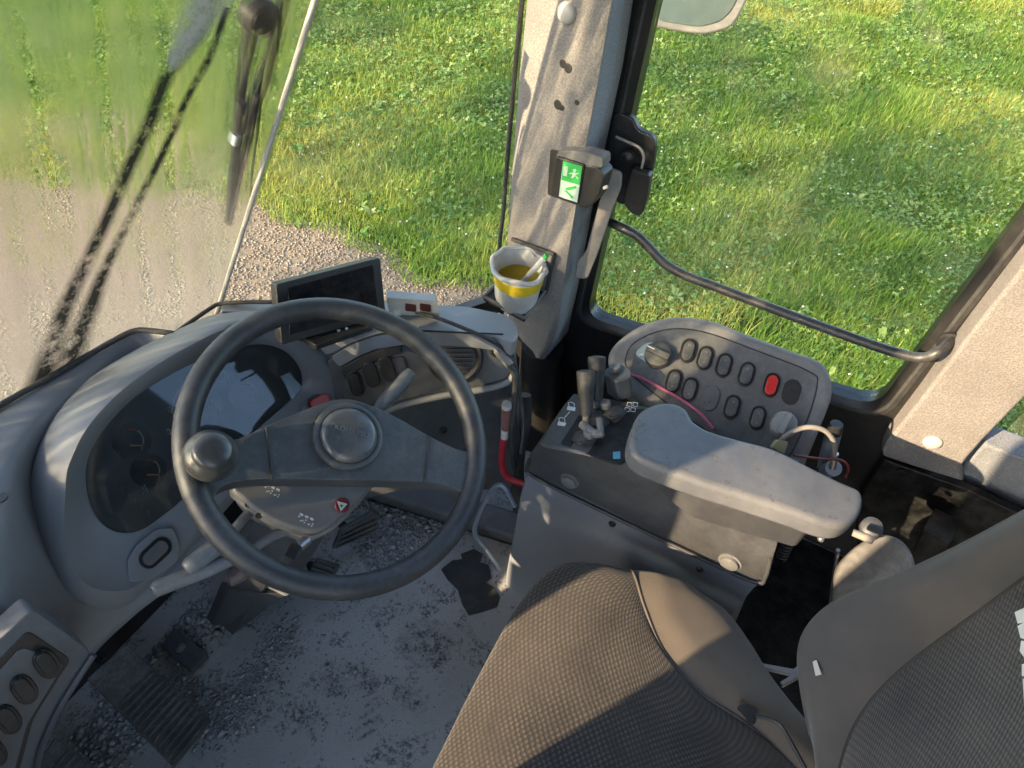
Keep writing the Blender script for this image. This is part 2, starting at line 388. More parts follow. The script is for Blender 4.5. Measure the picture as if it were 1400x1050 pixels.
for n_ in M['scuff'].node_tree.nodes:
    if n_.type == 'TEX_NOISE': n_.inputs['Scale'].default_value *= 3.4
    if n_.type == 'VALTORGB':
        e_ = n_.color_ramp.elements
        if e_[0].color[0] > .5: e_[0].position = 0
        else: e_[0].position = .47; e_[0].color = (0, 0, 0, 1); e_[1].position = .60; e_[1].color = (.8, .8, .8, 1)
M['smear'] = M['streak'].copy(); M['smear'].node_tree.nodes['Principled BSDF'].inputs['Base Color'].default_value = (.62, .60, .54, 1)
def m_gloss(name, col, rough=.08, spec=.6):
    m, nt, b = mk(name); n = noise(nt, 30, 6, .7)
    nt.links.new(mixc(nt, math_(nt, 'MULTIPLY', ramp(nt, n, [(.4, 0), (.75, 1)]), .10), col, (.3, .3, .3)), b.inputs['Base Color'])
    b.inputs['Roughness'].default_value = rough; b.inputs['Specular IOR Level'].default_value = spec; return m
M['wiper'] = m_gloss('wiper_black', (.004, .004, .004), .5, .2)
M['screen'] = m_gloss('screen_glass', (.008, .008, .01), .12, .3)
M['cface'] = plastic('cluster_print', (.105, .11, .115), .6, .5, 12, 900, 0, (.14, .145, .15))
M['lens'] = m_glass('cluster_lens', (.9, .92, .92), .05)
for n_ in M['lens'].node_tree.nodes:
    if n_.type == 'FRESNEL': n_.inputs[0].default_value = 1.55
    if n_.type == 'BSDF_GLOSSY': n_.inputs['Roughness'].default_value = .035
M['mirror'] = m_gloss('mirror_glass', (.07, .10, .095), .25, .25)
M['clear'] = m_glass('clear_plastic', (.8, .78, .74), .7)

# ================================================================ SETTING
GZ = -1.5
def edge_x(y):                                # where the gravel track meets the grass
    y = np.asarray(y, dtype=float)
    return 2.78 - .34*np.clip(y-3.0, 0, None) + .10*np.sin(y*2.1) + .06*np.sin(y*5.3+1) + .04*np.sin(y*11+2)
def m_ground():
    m, nt, b = mk('grass_soil')
    a = noise(nt, .8, 8, .7); g = noise(nt, 30, 6, .7)
    c = mixc(nt, a, (.05, .075, .018), (.09, .12, .03)); c = mixc(nt, math_(nt, 'MULTIPLY', g, .6), c, (.035, .045, .015))
    nt.links.new(c, b.inputs['Base Color']); b.inputs['Roughness'].default_value = 1; b.inputs['Specular IOR Level'].default_value = .1
    bump(nt, b, g, 1, .03); return m
def m_track():
    m, nt, b = mk('gravel_track')
    a = noise(nt, .9, 8, .7); g = noise(nt, 45, 6, .75); g2 = noise(nt, 160, 3, .7)
    c = mixc(nt, ramp(nt, a, [(.35, 0), (.65, 1)]), (.27, .20, .135), (.38, .275, .18))
    c = mixc(nt, math_(nt, 'MULTIPLY', ramp(nt, g, [(.4, 0), (.65, 1)]), .6), c, (.17, .135, .10)); c = mixc(nt, math_(nt, 'MULTIPLY', ramp(nt, g2, [(.5, 0), (.7, 1)]), .5), c, (.42, .35, .27))
    nt.links.new(c, b.inputs['Base Color']); b.inputs['Roughness'].default_value = .95; b.inputs['Specular IOR Level'].default_value = .2
    bump(nt, b, math_(nt, 'ADD', g, g2), .8, .02); return m
gr = newobj('ground', [(-300, -300, GZ-.004), (300, -300, GZ-.004), (300, 300, GZ-.004), (-300, 300, GZ-.004)], [[0, 1, 2, 3]], m_ground(), smooth=False); tag(gr, kind='structure')
ys = np.linspace(-8, 14, 180); tv = []; tf = []
for i, y in enumerate(ys):
    xr = float(edge_x(y)); tv += [(xr-5.5, y, GZ), (xr-2, y, GZ), (xr-.3, y, GZ), (xr+.12, y, GZ+.0)]
    if i:
        a = 4*i
        for k in range(3): tf.append([a-4+k, a-3+k, a+1+k, a+k])
tr = newobj('gravel_track', tv, tf, m_track(), smooth=False); tag(tr, kind='structure')

def project(P):
    d = P-np.array(EYE); zz = d@np.array(VIEW); zz = np.where(zz < .1, .1, zz)
    return 700+F_PX*(d@np.array(RIGHT))/zz, 525-F_PX*(d@np.array(UP))/zz, zz
def vnoise(x, y, s, seed=0):
    r = np.random.default_rng(seed); G = r.random((64, 64)); x = x*s % 63; y = y*s % 63
    i = np.floor(x).astype(int); j = np.floor(y).astype(int); u = x-i; v = y-j; u = u*u*(3-2*u); v = v*v*(3-2*v)
    g = lambda a, b: G[a % 64, b % 64]
    return g(i, j)*(1-u)*(1-v)+g(i+1, j)*u*(1-v)+g(i, j+1)*(1-u)*v+g(i+1, j+1)*u*v
def bulk(name, V, Fq, mat, rnd=None, nper=4):
    me = bpy.data.meshes.new(name); nv = len(V); nf = len(Fq)
    me.vertices.add(nv); me.vertices.foreach_set('co', np.ascontiguousarray(V, dtype=np.float32).ravel())
    k = Fq.shape[1]; me.loops.add(nf*k); me.loops.foreach_set('vertex_index', np.ascontiguousarray(Fq, dtype=np.int32).ravel())
    me.polygons.add(nf); me.polygons.foreach_set('loop_start', np.arange(0, nf*k, k, dtype=np.int32)); me.polygons.foreach_set('loop_total', np.full(nf, k, dtype=np.int32))
    if rnd is not None:
        a = me.attributes.new('rnd', 'FLOAT', 'POINT'); a.data.foreach_set('value', np.ascontiguousarray(rnd, dtype=np.float32))
    me.update(calc_edges=True); me.validate(); me.materials.append(mat)
    o = bpy.data.objects.new(name, me); COL.objects.link(o); return o
def m_leaf(name, a, bc, c3, tl=.45):
    m, nt, b = mk(name); nt.nodes.remove(b); out = nt.nodes['Material Output']
    at = nt.nodes.new('ShaderNodeAttribute'); at.attribute_name = 'rnd'
    c = ramp(nt, at.outputs['Fac'], [(0, a), (.55, bc), (1, c3)])
    d = nt.nodes.new('ShaderNodeBsdfDiffuse'); t = nt.nodes.new('ShaderNodeBsdfTranslucent'); g = nt.nodes.new('ShaderNodeBsdfGlossy'); g.inputs['Roughness'].default_value = .45
    nt.links.new(c, d.inputs[0]); nt.links.new(c, t.inputs[0])
    mx = nt.nodes.new('ShaderNodeMixShader'); mx.inputs[0].default_value = tl; nt.links.new(d.outputs[0], mx.inputs[1]); nt.links.new(t.outputs[0], mx.inputs[2])
    m2 = nt.nodes.new('ShaderNodeMixShader'); m2.inputs[0].default_value = .015; nt.links.new(mx.outputs[0], m2.inputs[1]); nt.links.new(g.outputs[0], m2.inputs[2])
    nt.links.new(m2.outputs[0], out.inputs[0]); return m
def scatter(n, wid, margin=170):
    x = rng.uniform(1.0, 14, n); y = rng.uniform(-5, 12, n)
    P = np.stack([x, y, np.full(n, GZ)], 1); px, py, d = project(P)
    ex = edge_x(y); bare = np.exp(-(((x-3.35)/.22)**2+((y+.05)/.35)**2))+.8*np.exp(-(((x-2.95)/.3)**2+((y-.9)/.3)**2))
    fringe = np.clip((x-ex)/.45, 0, 1)
    keep = (px > -margin) & (px < 1400+margin) & (py > -margin) & (py < 900) & (x > ex) & (rng.random(n) < np.minimum(1, (wid/d)**1.3)) & (rng.random(n) < (.25+.75*fringe)) & (rng.random(n) > bare*.93)
    return x[keep], y[keep], d[keep], fringe[keep]
# --- grass blades
gx, gy, gd, gf = scatter(3000000, 5.0)
n = len(gx); L = rng.uniform(.045, .14, n)*(.55+.45*gf)*(.45+1.0*vnoise(gx, gy, 2.3, 3)); wdt = rng.uniform(.0016, .0034, n)*np.maximum(1, gd/4.6)
az = rng.uniform(0, 2*np.pi, n)+1.5*vnoise(gx, gy, .9, 5); lean = rng.uniform(.2, 1.5, n)
dx, dy = np.cos(az), np.sin(az); base = np.stack([gx, gy, np.full(n, GZ-.005)], 1); side = np.stack([-dy, dx, np.zeros(n)], 1)
V = np.zeros((n, 7, 3)); 
for k, t in enumerate((0, .4, .75, 1)):
    hz = L*t*(1-.35*lean*t*.8); fw = L*lean*t*t*.8; c = base+np.stack([dx*fw, dy*fw, hz], 1); ww = (wdt*(1-t**2*.85))[:, None]
    if k < 3: V[:, 2*k] = c-side*ww; V[:, 2*k+1] = c+side*ww
    else: V[:, 6] = c
i0 = (np.arange(n)*7)[:, None]
tri = np.concatenate([i0+np.array([[0, 1, 3]]), i0+np.array([[0, 3, 2]]), i0+np.array([[2, 3, 5]]), i0+np.array([[2, 5, 4]]), i0+np.array([[4, 5, 6]])])
hue = np.clip(.05+.75*(vnoise(gx, gy, .9, 9)-.15)+.4*rng.random(n)+(rng.random(n) < .07)*.5+.42*np.exp(-((gy-4.6)/1.6)**2)*np.exp(-((gx-3.2)/1.6)**2), 0, 1)  # last term yellows one area to paint in the sunlit band
M['grass'] = m_leaf('grass_blade', (.075, .17, .026), (.21, .32, .04), (.52, .48, .12), .42)
tag(bulk('grass', V.reshape(-1, 3), tri, M['grass'], np.repeat(hue, 7)), 'long green meadow grass beside the track', 'grass', kind='stuff')
# --- clover leaves
cx, cy, cd, cf = scatter(620000, 4.6)
dens = vnoise(cx, cy, .55, 21)*.7+vnoise(cx, cy, 2.3, 22)*.5; k = rng.random(len(cx)) < np.clip((dens-.38)*2.2, .04, .9); cx, cy, cd, cf = cx[k], cy[k], cd[k], cf[k]
n = len(cx); hgt = rng.uniform(.035, .12, n)*(.4+.6*cf); r = rng.uniform(.0055, .0095, n)*np.maximum(1, cd/5); V = []; a0 = rng.uniform(0, 6.28, n)
tx = rng.normal(0, .35, n); ty = rng.normal(0, .35, n)
for q in range(3):
    a = a0+q*2.094; ca, sa = np.cos(a), np.sin(a); ctr = np.stack([cx, cy, GZ+hgt], 1)
    def pt(rr, t): 
        X = rr*ca-t*sa; Y = rr*sa+t*ca; return ctr+np.stack([X, Y, X*tx+Y*ty+.15*np.abs(t)], 1)
    V.append(np.stack([pt(0*r, 0*r), pt(r*1.0, -r*.75), pt(r*1.75, 0*r), pt(r*1.0, r*.75)], 1))
V = np.concatenate(V).reshape(-1, 3); Fq = np.arange(len(V)).reshape(-1, 4)
M['clover'] = m_leaf('clover_leaf', (.07, .16, .04), (.16, .27, .06), (.36, .42, .15), .35)
tag(bulk('clover', V, Fq, M['clover'], np.repeat(np.tile(rng.random(n), 3), 4)), 'low clover leaves spread through the meadow grass', 'clover', kind='stuff')
# --- broad weeds and tall stems
wx_, wy_, wd_, wf_ = scatter(2600, 4.6); V = []; H = []
for x_, y_ in zip(wx_, wy_):
    m_ = rng.integers(4, 9); hv = rng.random()
    for q in range(m_):
        a = rng.uniform(0, 6.28); l_ = rng.uniform(.03, .09); w_ = l_*rng.uniform(.13, .22); d_ = np.array([math.cos(a), math.sin(a), 0]); sd = np.array([-d_[1], d_[0], 0]); b_ = np.array([x_, y_, GZ+.02]); up_z = np.array([0, 0, 1])
        p1 = b_+d_*l_*.4+up_z*l_*.55; p2 = b_+d_*l_*.8+up_z*l_*.75; p3 = b_+d_*l_*1.15+up_z*l_*.55
        V += [b_-sd*w_*.2, b_+sd*w_*.2, p1+sd*w_, p1-sd*w_, p1-sd*w_, p1+sd*w_, p2+sd*w_*.9, p2-sd*w_*.9, p2-sd*w_*.9, p2+sd*w_*.9, p3+sd*.001, p3-sd*.001]; H += [hv]*12
tag(bulk('broad_weeds', np.array(V), np.arange(len(V)).reshape(-1, 4), M['clover'], np.array(H)), 'broad leaved weeds standing up among the grass', 'weeds', kind='stuff')
# --- clover flowers
fx, fy, fd, ff = scatter(2200, 4.5); n = len(fx); c = np.stack([fx, fy, GZ+rng.uniform(.07, .15, n)], 1); r = rng.uniform(.006, .010, n)
O = np.array([[1, 0, 0], [-1, 0, 0], [0, 1, 0], [0, -1, 0], [0, 0, 1], [0, 0, -1]]); V = c[:, None]+O[None]*r[:, None, None]
T = np.array([[0, 2, 4], [2, 1, 4], [1, 3, 4], [3, 0, 4], [2, 0, 5], [1, 2, 5], [3, 1, 5], [0, 3, 5]]); Fq = (np.arange(n)*6)[:, None, None]+T[None]
tag(bulk('clover_flowers', V.reshape(-1, 3), Fq.reshape(-1, 3), M['greydirt'], np.repeat(rng.random(n), 6)), 'small white clover flowers dotted over the grass', 'flowers', kind='stuff')
# --- stones
def stones(name, x, y, z, r, mat, label):
    n = len(x); ph = np.array([[0, 0, 1], [.9, 0, .3], [.28, .86, .3], [-.73, .53, .3], [-.73, -.53, .3], [.28, -.86, .3], [0, 0, -1.]])
    V = ph[None]*(1+rng.normal(0, .22, (n, 7, 1)))*r[:, None, None]; a = rng.uniform(0, 6.28, n); ca, sa = np.cos(a)[:, None], np.sin(a)[:, None]
    X = V[..., 0]*ca-V[..., 1]*sa; Y = V[..., 0]*sa+V[..., 1]*ca; V = np.stack([X*1.15+x[:, None], Y+y[:, None], V[..., 2]*.75+z[:, None]], 2)
    T = np.array([[0, 1, 2], [0, 2, 3], [0, 3, 4], [0, 4, 5], [0, 5, 1], [6, 2, 1], [6, 3, 2], [6, 4, 3], [6, 5, 4], [6, 1, 5]])
    return tag(bulk(name, V.reshape(-1, 3), ((np.arange(n)*7)[:, None, None]+T[None]).reshape(-1, 3), mat, np.repeat(rng.random(n), 7)), label, 'gravel', kind='stuff')
N = 150000; sx = rng.uniform(-.5, 3.1, N); sy = rng.uniform(.2, 9, N); px, py, d = project(np.stack([sx, sy, np.full(N, GZ)], 1))
k = (px > -150) & (px < 900) & (py > -50) & (py < 700) & (sx < edge_x(sy)+.15) & (rng.random(N) < np.minimum(1, (4/d)**2)); sx, sy = sx[k], sy[k]
stones('gravel', sx, sy, np.full(len(sx), GZ+.002), rng.uniform(.003, .011, len(sx)), M['gravel'], 'loose tan gravel along the track')
# --- unseen leaf clumps on the sun's side, placed to dapple the grass
cl = []
e1_ = np.array([SUN.y, -SUN.x, 0])/math.hypot(SUN.x, SUN.y); e2_ = np.cross(np.array(SUN), e1_)
SHADE = [(40, -10, 4), (150, 10, 4), (100, -60, 5), (230, -20, 3), (470, 20, 3), (560, -10, 3), (640, 40, 2), (480, 225, 3), (560, 250, 4), (640, 290, 3), (600, 360, 3), (660, 180, 1),
         (900, 90, 4), (980, 40, 4), (1060, 90, 3), (940, 150, 3), (1120, -10, 3), (1080, 250, 4), (1160, 220, 4), (1240, 260, 4), (1320, 220, 4), (1020, 320, 3), (920, 370, 3), (1180, 330, 4), (1300, 320, 3), (1380, 140, 3), (870, 420, 2), (1060, 390, 2)]
for (px_, py_, m_) in SHADE:
    g0 = np.array(U(px_, py_, z=GZ)); dist_ = np.linalg.norm(g0-np.array(EYE))
    for q_ in range(max(1, m_-1)):
        c0 = g0+np.array(SUN)*rng.uniform(19, 26)+e1_*rng.normal(0, .09*dist_)+e2_*rng.normal(0, .045*dist_); q = 62
        dd = rng.normal(0, 1, (q, 3)); dd /= np.linalg.norm(dd, axis=1)[:, None]
        cl.append(c0+dd*rng.uniform(.2, 1, (q, 1))**.5*rng.uniform(.3, .55))
cl = np.concatenate(cl); n = len(cl); e1 = rng.normal(0, 1, (n, 3)); e1 /= np.linalg.norm(e1, axis=1)[:, None]; e2 = np.cross(e1, rng.normal(0, 1, (n, 3))); e2 /= np.linalg.norm(e2, axis=1)[:, None]
s = rng.uniform(.05, .11, (n, 1)); V = np.stack([cl-e1*s, cl-e2*s*.6, cl+e1*s, cl+e2*s*.6], 1).reshape(-1, 3)
tag(bulk('dapple_leaves', V, np.arange(len(V)).reshape(-1, 4), M['clover'], np.repeat(rng.random(n), 4)), 'unseen leaf clumps placed towards the sun to dapple the grass', 'trees', kind='stuff')

# ---- cab shell
CF = (-.80, .80, -1.0, .68)
fl = prism('floor', [Vector(p) for p in ((-.80, -1.0, 0), (.80, -1.0, 0), (.80, .32, 0), (.30, .61, 0), (.20, .68, 0), (-.80, .68, 0))], Vector((0, 0, -.05)), M['floor'], None, 0); tag(fl, kind='structure')
ce = box('ceiling', (-.82, -1.0, 1.92), (.84, .55, 2.0), M['dash'], bev=.01); tag(ce, kind='structure')
bc_ = prism('corner_bulkhead', [Vector(p) for p in ((.201, .66, 0), (.30, .60, 0), (.78, .32, 0), (.79, .34, 0), (.31, .62, 0), (.211, .68, 0))], Vector((0, 0, .40)), M['black'], None, 0); tag(bc_, kind='structure')
bw = prism('bulkhead', [Vector(p) for p in ((-.80, .66, 0), (.20, .66, 0), (.21, .68, 0), (-.80, .68, 0))], Vector((0, 0, .54)), M['black'], None, 0); tag(bw, kind='structure')
lw = box('added_shade_wall', (-.82, .02, -.05), (-.79, .68, .68), M['black'], bev=0); tag(lw, kind='structure')  # unseen wall, added to keep the sun off the floor
rw = prism('rear_wall', [Vector((a, -1.03, b)) for a, b in ((-.80, -.05), (.84, -.05), (.84, .86), (.48, .86), (.48, 1.92), (-.80, 1.92))], Vector((0, .03, 0)), M['black'], None, 0); tag(rw, kind='structure')
ld = box('added_shade_post', (-.84, -.22, -.05), (-.79, .17, 1.92), M['black'], bev=0); tag(ld, kind='structure')  # unseen post, added to shade the seat and backrest
lp_ = box('widened_front_post', (-.84, .41, .60), (-.77, .60, 1.92), M['black'], bev=0); tag(lp_, kind='structure')  # unseen front post, widened to keep sun off the console side
rf_ = box('dark_gap_sheet', (.21, -.99, .001), (.79, -.24, .006), M['wiper'], bev=0); tag(rf_, 'black sheet standing in for the dark of the gap between seat and side wall', 'mat')  # black sheet laid in so the unlit gap stays dark
sw = box('right_side_wall', (.80, -1.0, -.05), (.84, .30, .40), M['black'], bev=0); tag(sw, kind='structure')

# ================================================================ WINDOWS AND PILLARS
WIN = plane(Vector((.75, 0, .8)), (1, 0, 0))
def ring_yz(pts, x, r=.03):
    return [Vector((x, a, b)) for a, b in rpoly(pts, r, 5)]
OPEN_ = [(.035, 1.66), (.072, 1.11), (.103, .452), (-.498, .503), (-.532, .947), (-.585, 1.66)]
OUT_ = [(.26, 1.74), (.27, 1.10), (.28, .30), (-.64, .30), (-.66, .95), (-.68, 1.74)]
IN2 = [(.047, 1.65), (.084, 1.11), (.117, .440), (-.510, .491), (-.545, .947), (-.598, 1.65)]
t = thing('side_window', (.75, -.2, .45), 'black framed right side window looking onto the meadow', 'window')
loft('frame', [ring_yz(OUT_, .79, .05), ring_yz(OUT_, .752, .05), ring_yz(IN2, .748, .05), ring_yz(OPEN_, .756, .045), ring_yz(OPEN_, .79, .045)], M['blackp'], t, sharp=25)
loft('seal', [ring_yz(IN2, .7478, .05), ring_yz([(a+(.004 if a > -.2 else -.004), b-.004) for a, b in IN2], .744, .05), ring_yz([(a+(.012 if a > -.2 else -.012), b-.010) for a, b in IN2], .7478, .05)], M['rubber'], t)
v = ring_yz(OPEN_, .772, .045); w_ = ring_yz(OPEN_, .777, .045); n_ = len(v)
newobj('pane', v+w_, [list(range(n_)), list(range(n_, 2*n_))]+[[i, (i+1) % n_, n_+(i+1) % n_, n_+i] for i in range(n_)], M['glass'], t, smooth=False)
# latch plate bulge and catch on the window frame
WP = plane(Vector((.744, 0, .8)), (1, 0, 0))
la = thing('window_latch', U(880, 230, x=.74), 'black window latch with a long dusty grey lever by the front pillar', 'latch')
plate('latch_plate', rpoly([(838, 150), (866, 162), (872, 178), (892, 186), (896, 200), (892, 232), (880, 268), (846, 284), (826, 240)], 12), WP, .016, M['black'], la, .004)
GP = plane(Vector((.715, 0, .8)), (1, 0, 0))
plate('catch_handle', rpoly([(864, 229), (873, 236), (889, 239), (884, 272), (876, 297), (862, 292), (851, 277), (857, 254)], 6), GP, .018, M['black'], la, .005)
tube('catch_rim', [U(a, b, x=.722) for a, b in ((842, 187), (858, 194), (874, 202), (880, 214), (877, 230))], .0025, M['tape'], la, 8)
lathe('pivot', [(.012, 0), (.012, .012), (.008, .016), (0, .017)], U(860, 212, x=.738), (-1, 0, 0), M['black'], la, 20)
lv = plate('lever', rpoly([(835, 232), (850, 238), (849, 258), (836, 290), (824, 328), (816, 350), (803, 382), (786, 381), (789, 358), (801, 345), (812, 302), (823, 262)], 5), plane(Vector((.70, 0, .8)), (1, .25, 0)), .010, M['tape'], la, .003)

# front pillar
rows = [(-420, 762, 916, 930), (-70, 728, 852, 868), (0, 721, 836, 853), (100, 711, 819, 838), (200, 703, 800, 817), (300, 696, 784, 797), (400, 690, 768, 780), (440, 697, 762, 771), (465, 713, 754, 766), (489, 737, 741, 744)]
rings = []
for (y, a, b, c) in rows:
    yb = y+2
    A = U(a, y, x=.672); A2 = U(a+7, y, x=.655); B0 = U(b-8, y, x=.632); B = U(b, yb, x=.634); B2 = U(b+3, yb, x=.645); Cc = U(c, yb, x=.70)
    rings.append([Cc+Vector((.04, 0, 0)), Cc, B2, B, B0, A2, A, A+Vector((.05, .02, 0)), A+Vector((.08, 0, 0))])
fp = thing('front_pillar', U(740, 485, x=.66), 'front cab pillar covered in grained tan vinyl, with a cup holder on it', 'pillar')
cap = loft('trim', rings, M['vinyl'], fp, cap1=True, cap0=True, sharp=75)
cap.data.materials.append(M['vinyl_shade_grey'])
for p in cap.data.polygons:
    if len(p.vertices) == 4:
        kk = sorted(i % 9 for i in p.vertices)
        if kk == [1, 1, 2, 2]: p.material_index = 1  # rear face in shade: its bluish tone is put into the colour
fpl = plane3(U(721, 0, x=.66), U(690, 335, x=.66), U(790, 200, x=.634))
lathe('screw_cap', [(.016, -.004), (.0165, .004), (.013, .009), (.006, .011), (0, .0115)], U(776, 17, pl=fpl), fpl[1], M['cream'], fp, 28)
for (a, b, r) in ((770, 87, 4), (777, 93, 4.5), (763, 143, 4.5), (768, 147, 3), (789, 140, 2.5)):
    c = U(a, b, pl=fpl, off=.001); rr = r*mpp(c); lathe('screw_hole', [(rr*1.5, -.002), (rr*1.5, .001), (rr, .0014), (rr*.8, .0013), (0, .0013)], c, fpl[1], M['black'], fp, 16)
sk = tube('edge_seal', [U(a, b, x=.685) for a, b in ((723, -60), (714, 0), (704, 100), (695, 200), (688, 290), (683, 340), (684, 420))], .0045, M['rubber'], fp, 8)
# black post under the pillar, running down beside the console
tube('lower_post', [U(742, 470, x=.72), U(736, 560, x=.74), U(728, 700, x=.76)], [.05, .055, .06], M['blackp'], fp, 16)

# rear pillar trim
RP = plane(Vector((.70, -.55, .7)), (1, .12, .05))
rp = thing('rear_pillar', U(1270, 640, pl=RP), 'rear cab pillar in grained tan vinyl beside the seat backrest', 'pillar')
plate('trim', [(1450, 296), (1400, 363), (1330, 452), (1260, 545), (1211, 606), (1205, 617), (1207, 625), (1250, 639), (1318, 660), (1312, 642), (1322, 628), (1345, 602), (1400, 546), (1460, 480)], RP, .055, M['vinyl'], rp, .007, seg=4)
lathe('screw_cap', [(.0155, -.004), (.016, .003), (.012, .008), (.005, .0095), (0, .010)], U(1275, 604, pl=RP), RP[1], M['cream'], rp, 28)
RP2 = plane(Vector((.712, -.6, .6)), (1, .12, .25))
plate('sill_trim', [(1316, 640), (1326, 627), (1346, 608), (1400, 628), (1500, 668), (1500, 745), (1392, 697), (1316, 662)], RP2, .05, M['vinyl_shade_grey'], rp, .006)
RB = plane(Vector((.722, -.5, .4)), (1, .05, 0))
sb = thing('lower_side_panel', U(1280, 700, pl=RB), 'black lower side panel under the rear pillar trim', 'panel')
plate('board', [(1208, 628), (1320, 668), (1392, 702), (1500, 752), (1480, 900), (1180, 900), (1168, 690)], RB, .02, M['wiper'], sb, .004)
lathe('plug', [(.010, 0), (.010, .003), (0, .004)], U(1232, 645, pl=RB), RB[1], M['wiper'], sb, 16)
qw = thing('quarter_window', (.80, -.8, .5), 'glass of the small window behind the rear pillar', 'window')
box('pane', (.80, -1.0, .40), (.806, -.66, 1.66), M['glass'], qw, 0)
tube('seal', [U(1343, 606, x=.76), U(1400, 628, x=.76), U(1480, 660, x=.76)], .003, M['rubber'], qw, 8)

# grab rail
gl = thing('grab_rail', U(1290, 478, x=.73), 'dusty black bent grab rail across the side window', 'grab rail')
tube('bar', [U(832, 303, x=.742)]+[U(a, b, x=.70) for a, b in ((850, 311), (872, 323), (890, 341), (910, 361), (936, 376), (970, 389), (1020, 408), (1100, 438), (1180, 467), (1225, 482), (1258, 489), (1280, 483))]+[U(1293, 473, x=.715), U(1300, 466, x=.738)], .0088, plastic('worn_rail', (.02, .02, .021), .38, .3, 22, 500, .2, (.26, .25, .235), speck=.2), gl, 14)
lathe('flange', [(.020, 0), (.020, .006), (.012, .008)], U(1299, 467, x=.745), (-1, 0, 0), M['black'], gl, 20)

# outside mirror
mi = thing('side_mirror', U(960, 20, x=1.25), 'outside mirror hanging above the side window, its lower edge in view', 'mirror')
MP = plane(Vector((1.25, .15, .9)), (.9, .35, -.25))
mo = rpoly([(880, -90), (1045, -90), (1030, -18), (1012, 20), (1000, 38), (965, 48), (930, 44), (900, 38), (886, 30)], 14)
plate('housing', mo, MP, .05, M['frame'], mi, .010, seg=4)
plate('glass', rpoly([(890, -80), (1030, -80), (1016, -20), (1000, 14), (985, 29), (955, 37), (905, 29), (892, 20)], 12), MP, .004, M['mirror'], mi, .001, off=.003)
tube('arm', [U(960, -80, pl=MP, off=-.05), U(940, -220, pl=MP, off=-.05), U(850, -330, x=.80)], .012, M['black'], mi, 12)

# windscreen: raked front pane and angled corner pane
SB, ST = U(300, 417, y=.59), U(432, -5, x=.34)
FP0 = U(0, 556, z=.70)
WS = plane3(SB, ST, Vector((FP0.x-.25, .705, .70)))
ws = thing('windscreen', SB, 'dusty front windscreen with dark mottled streaks left of the pale joint', 'windscreen')
DN = (SB-ST).normalized()
xax = (Vector((1, 0, 0))-WS[1]*WS[1].x).normalized(); yax = (Vector((0, 0, 1))-WS[1]*WS[1].z); yax = (yax-xax*yax.dot(xax)).normalized()
ctr = [SB+DN*.06, ST-DN*.55, ST-DN*.55-xax*1.5, SB+DN*.06-xax*1.2]
org = SB-xax*.6-yax*.02
vv = ctr+[p-WS[1]*.006 for p in ctr]
newobj('front_pane', vv, [[0, 1, 2, 3], [4, 5, 6, 7], [0, 1, 5, 4], [1, 2, 6, 5], [2, 3, 7, 6], [3, 0, 4, 7]], M['dirtyglass'], ws, smooth=False, uv=[((p-org).dot(xax), (p-org).dot(yax)) for p in vv])
tube('joint', [SB+DN*.06, SB, ST, ST-DN*.5], .0042, M['cream'], ws, 8, n=3)
PB, PT = U(684, 430, x=.685), U(722, -60, x=.685)
cp = [SB+DN*.06, ST-DN*.5, PT+(PT-PB)*.8, PB]
cp2 = [p+Vector((.004, .004, 0)) for p in cp]
newobj('corner_pane', cp+cp2, [[0, 1, 2, 3], [4, 5, 6, 7], [0, 1, 5, 4], [1, 2, 6, 5], [2, 3, 7, 6], [3, 0, 4, 7]], M['glass'], ws, smooth=False)
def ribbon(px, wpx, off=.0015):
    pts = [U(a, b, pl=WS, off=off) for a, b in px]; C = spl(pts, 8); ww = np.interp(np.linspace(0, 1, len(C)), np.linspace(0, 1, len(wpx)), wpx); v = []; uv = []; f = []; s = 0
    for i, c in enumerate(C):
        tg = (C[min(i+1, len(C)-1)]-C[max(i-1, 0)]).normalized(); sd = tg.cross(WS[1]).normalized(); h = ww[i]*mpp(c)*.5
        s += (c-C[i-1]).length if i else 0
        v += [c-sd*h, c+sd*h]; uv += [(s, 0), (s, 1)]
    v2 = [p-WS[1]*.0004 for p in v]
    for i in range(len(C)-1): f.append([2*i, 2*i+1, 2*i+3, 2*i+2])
    return newobj('dark_streak', v, f, M['streak'], ws, uv=uv, sharp=0)
ribbon([(300, -30), (268, 45), (228, 105), (205, 165), (178, 225), (148, 295), (118, 360), (88, 425), (64, 500), (40, 560)], [56, 46, 34, 34, 32, 30, 32, 40, 56, 64])  # dark mottled ribbons on the inside of the pane
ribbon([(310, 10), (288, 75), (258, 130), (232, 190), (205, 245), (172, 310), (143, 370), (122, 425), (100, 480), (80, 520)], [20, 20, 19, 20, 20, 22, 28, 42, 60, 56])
sm_ = ribbon([(300, -30), (278, 10), (256, 50), (240, 82), (232, 96)], [120, 84, 62, 40, 14], .003); sm_.name = 'dust_smear'; sm_.data.materials[0] = M['smear']
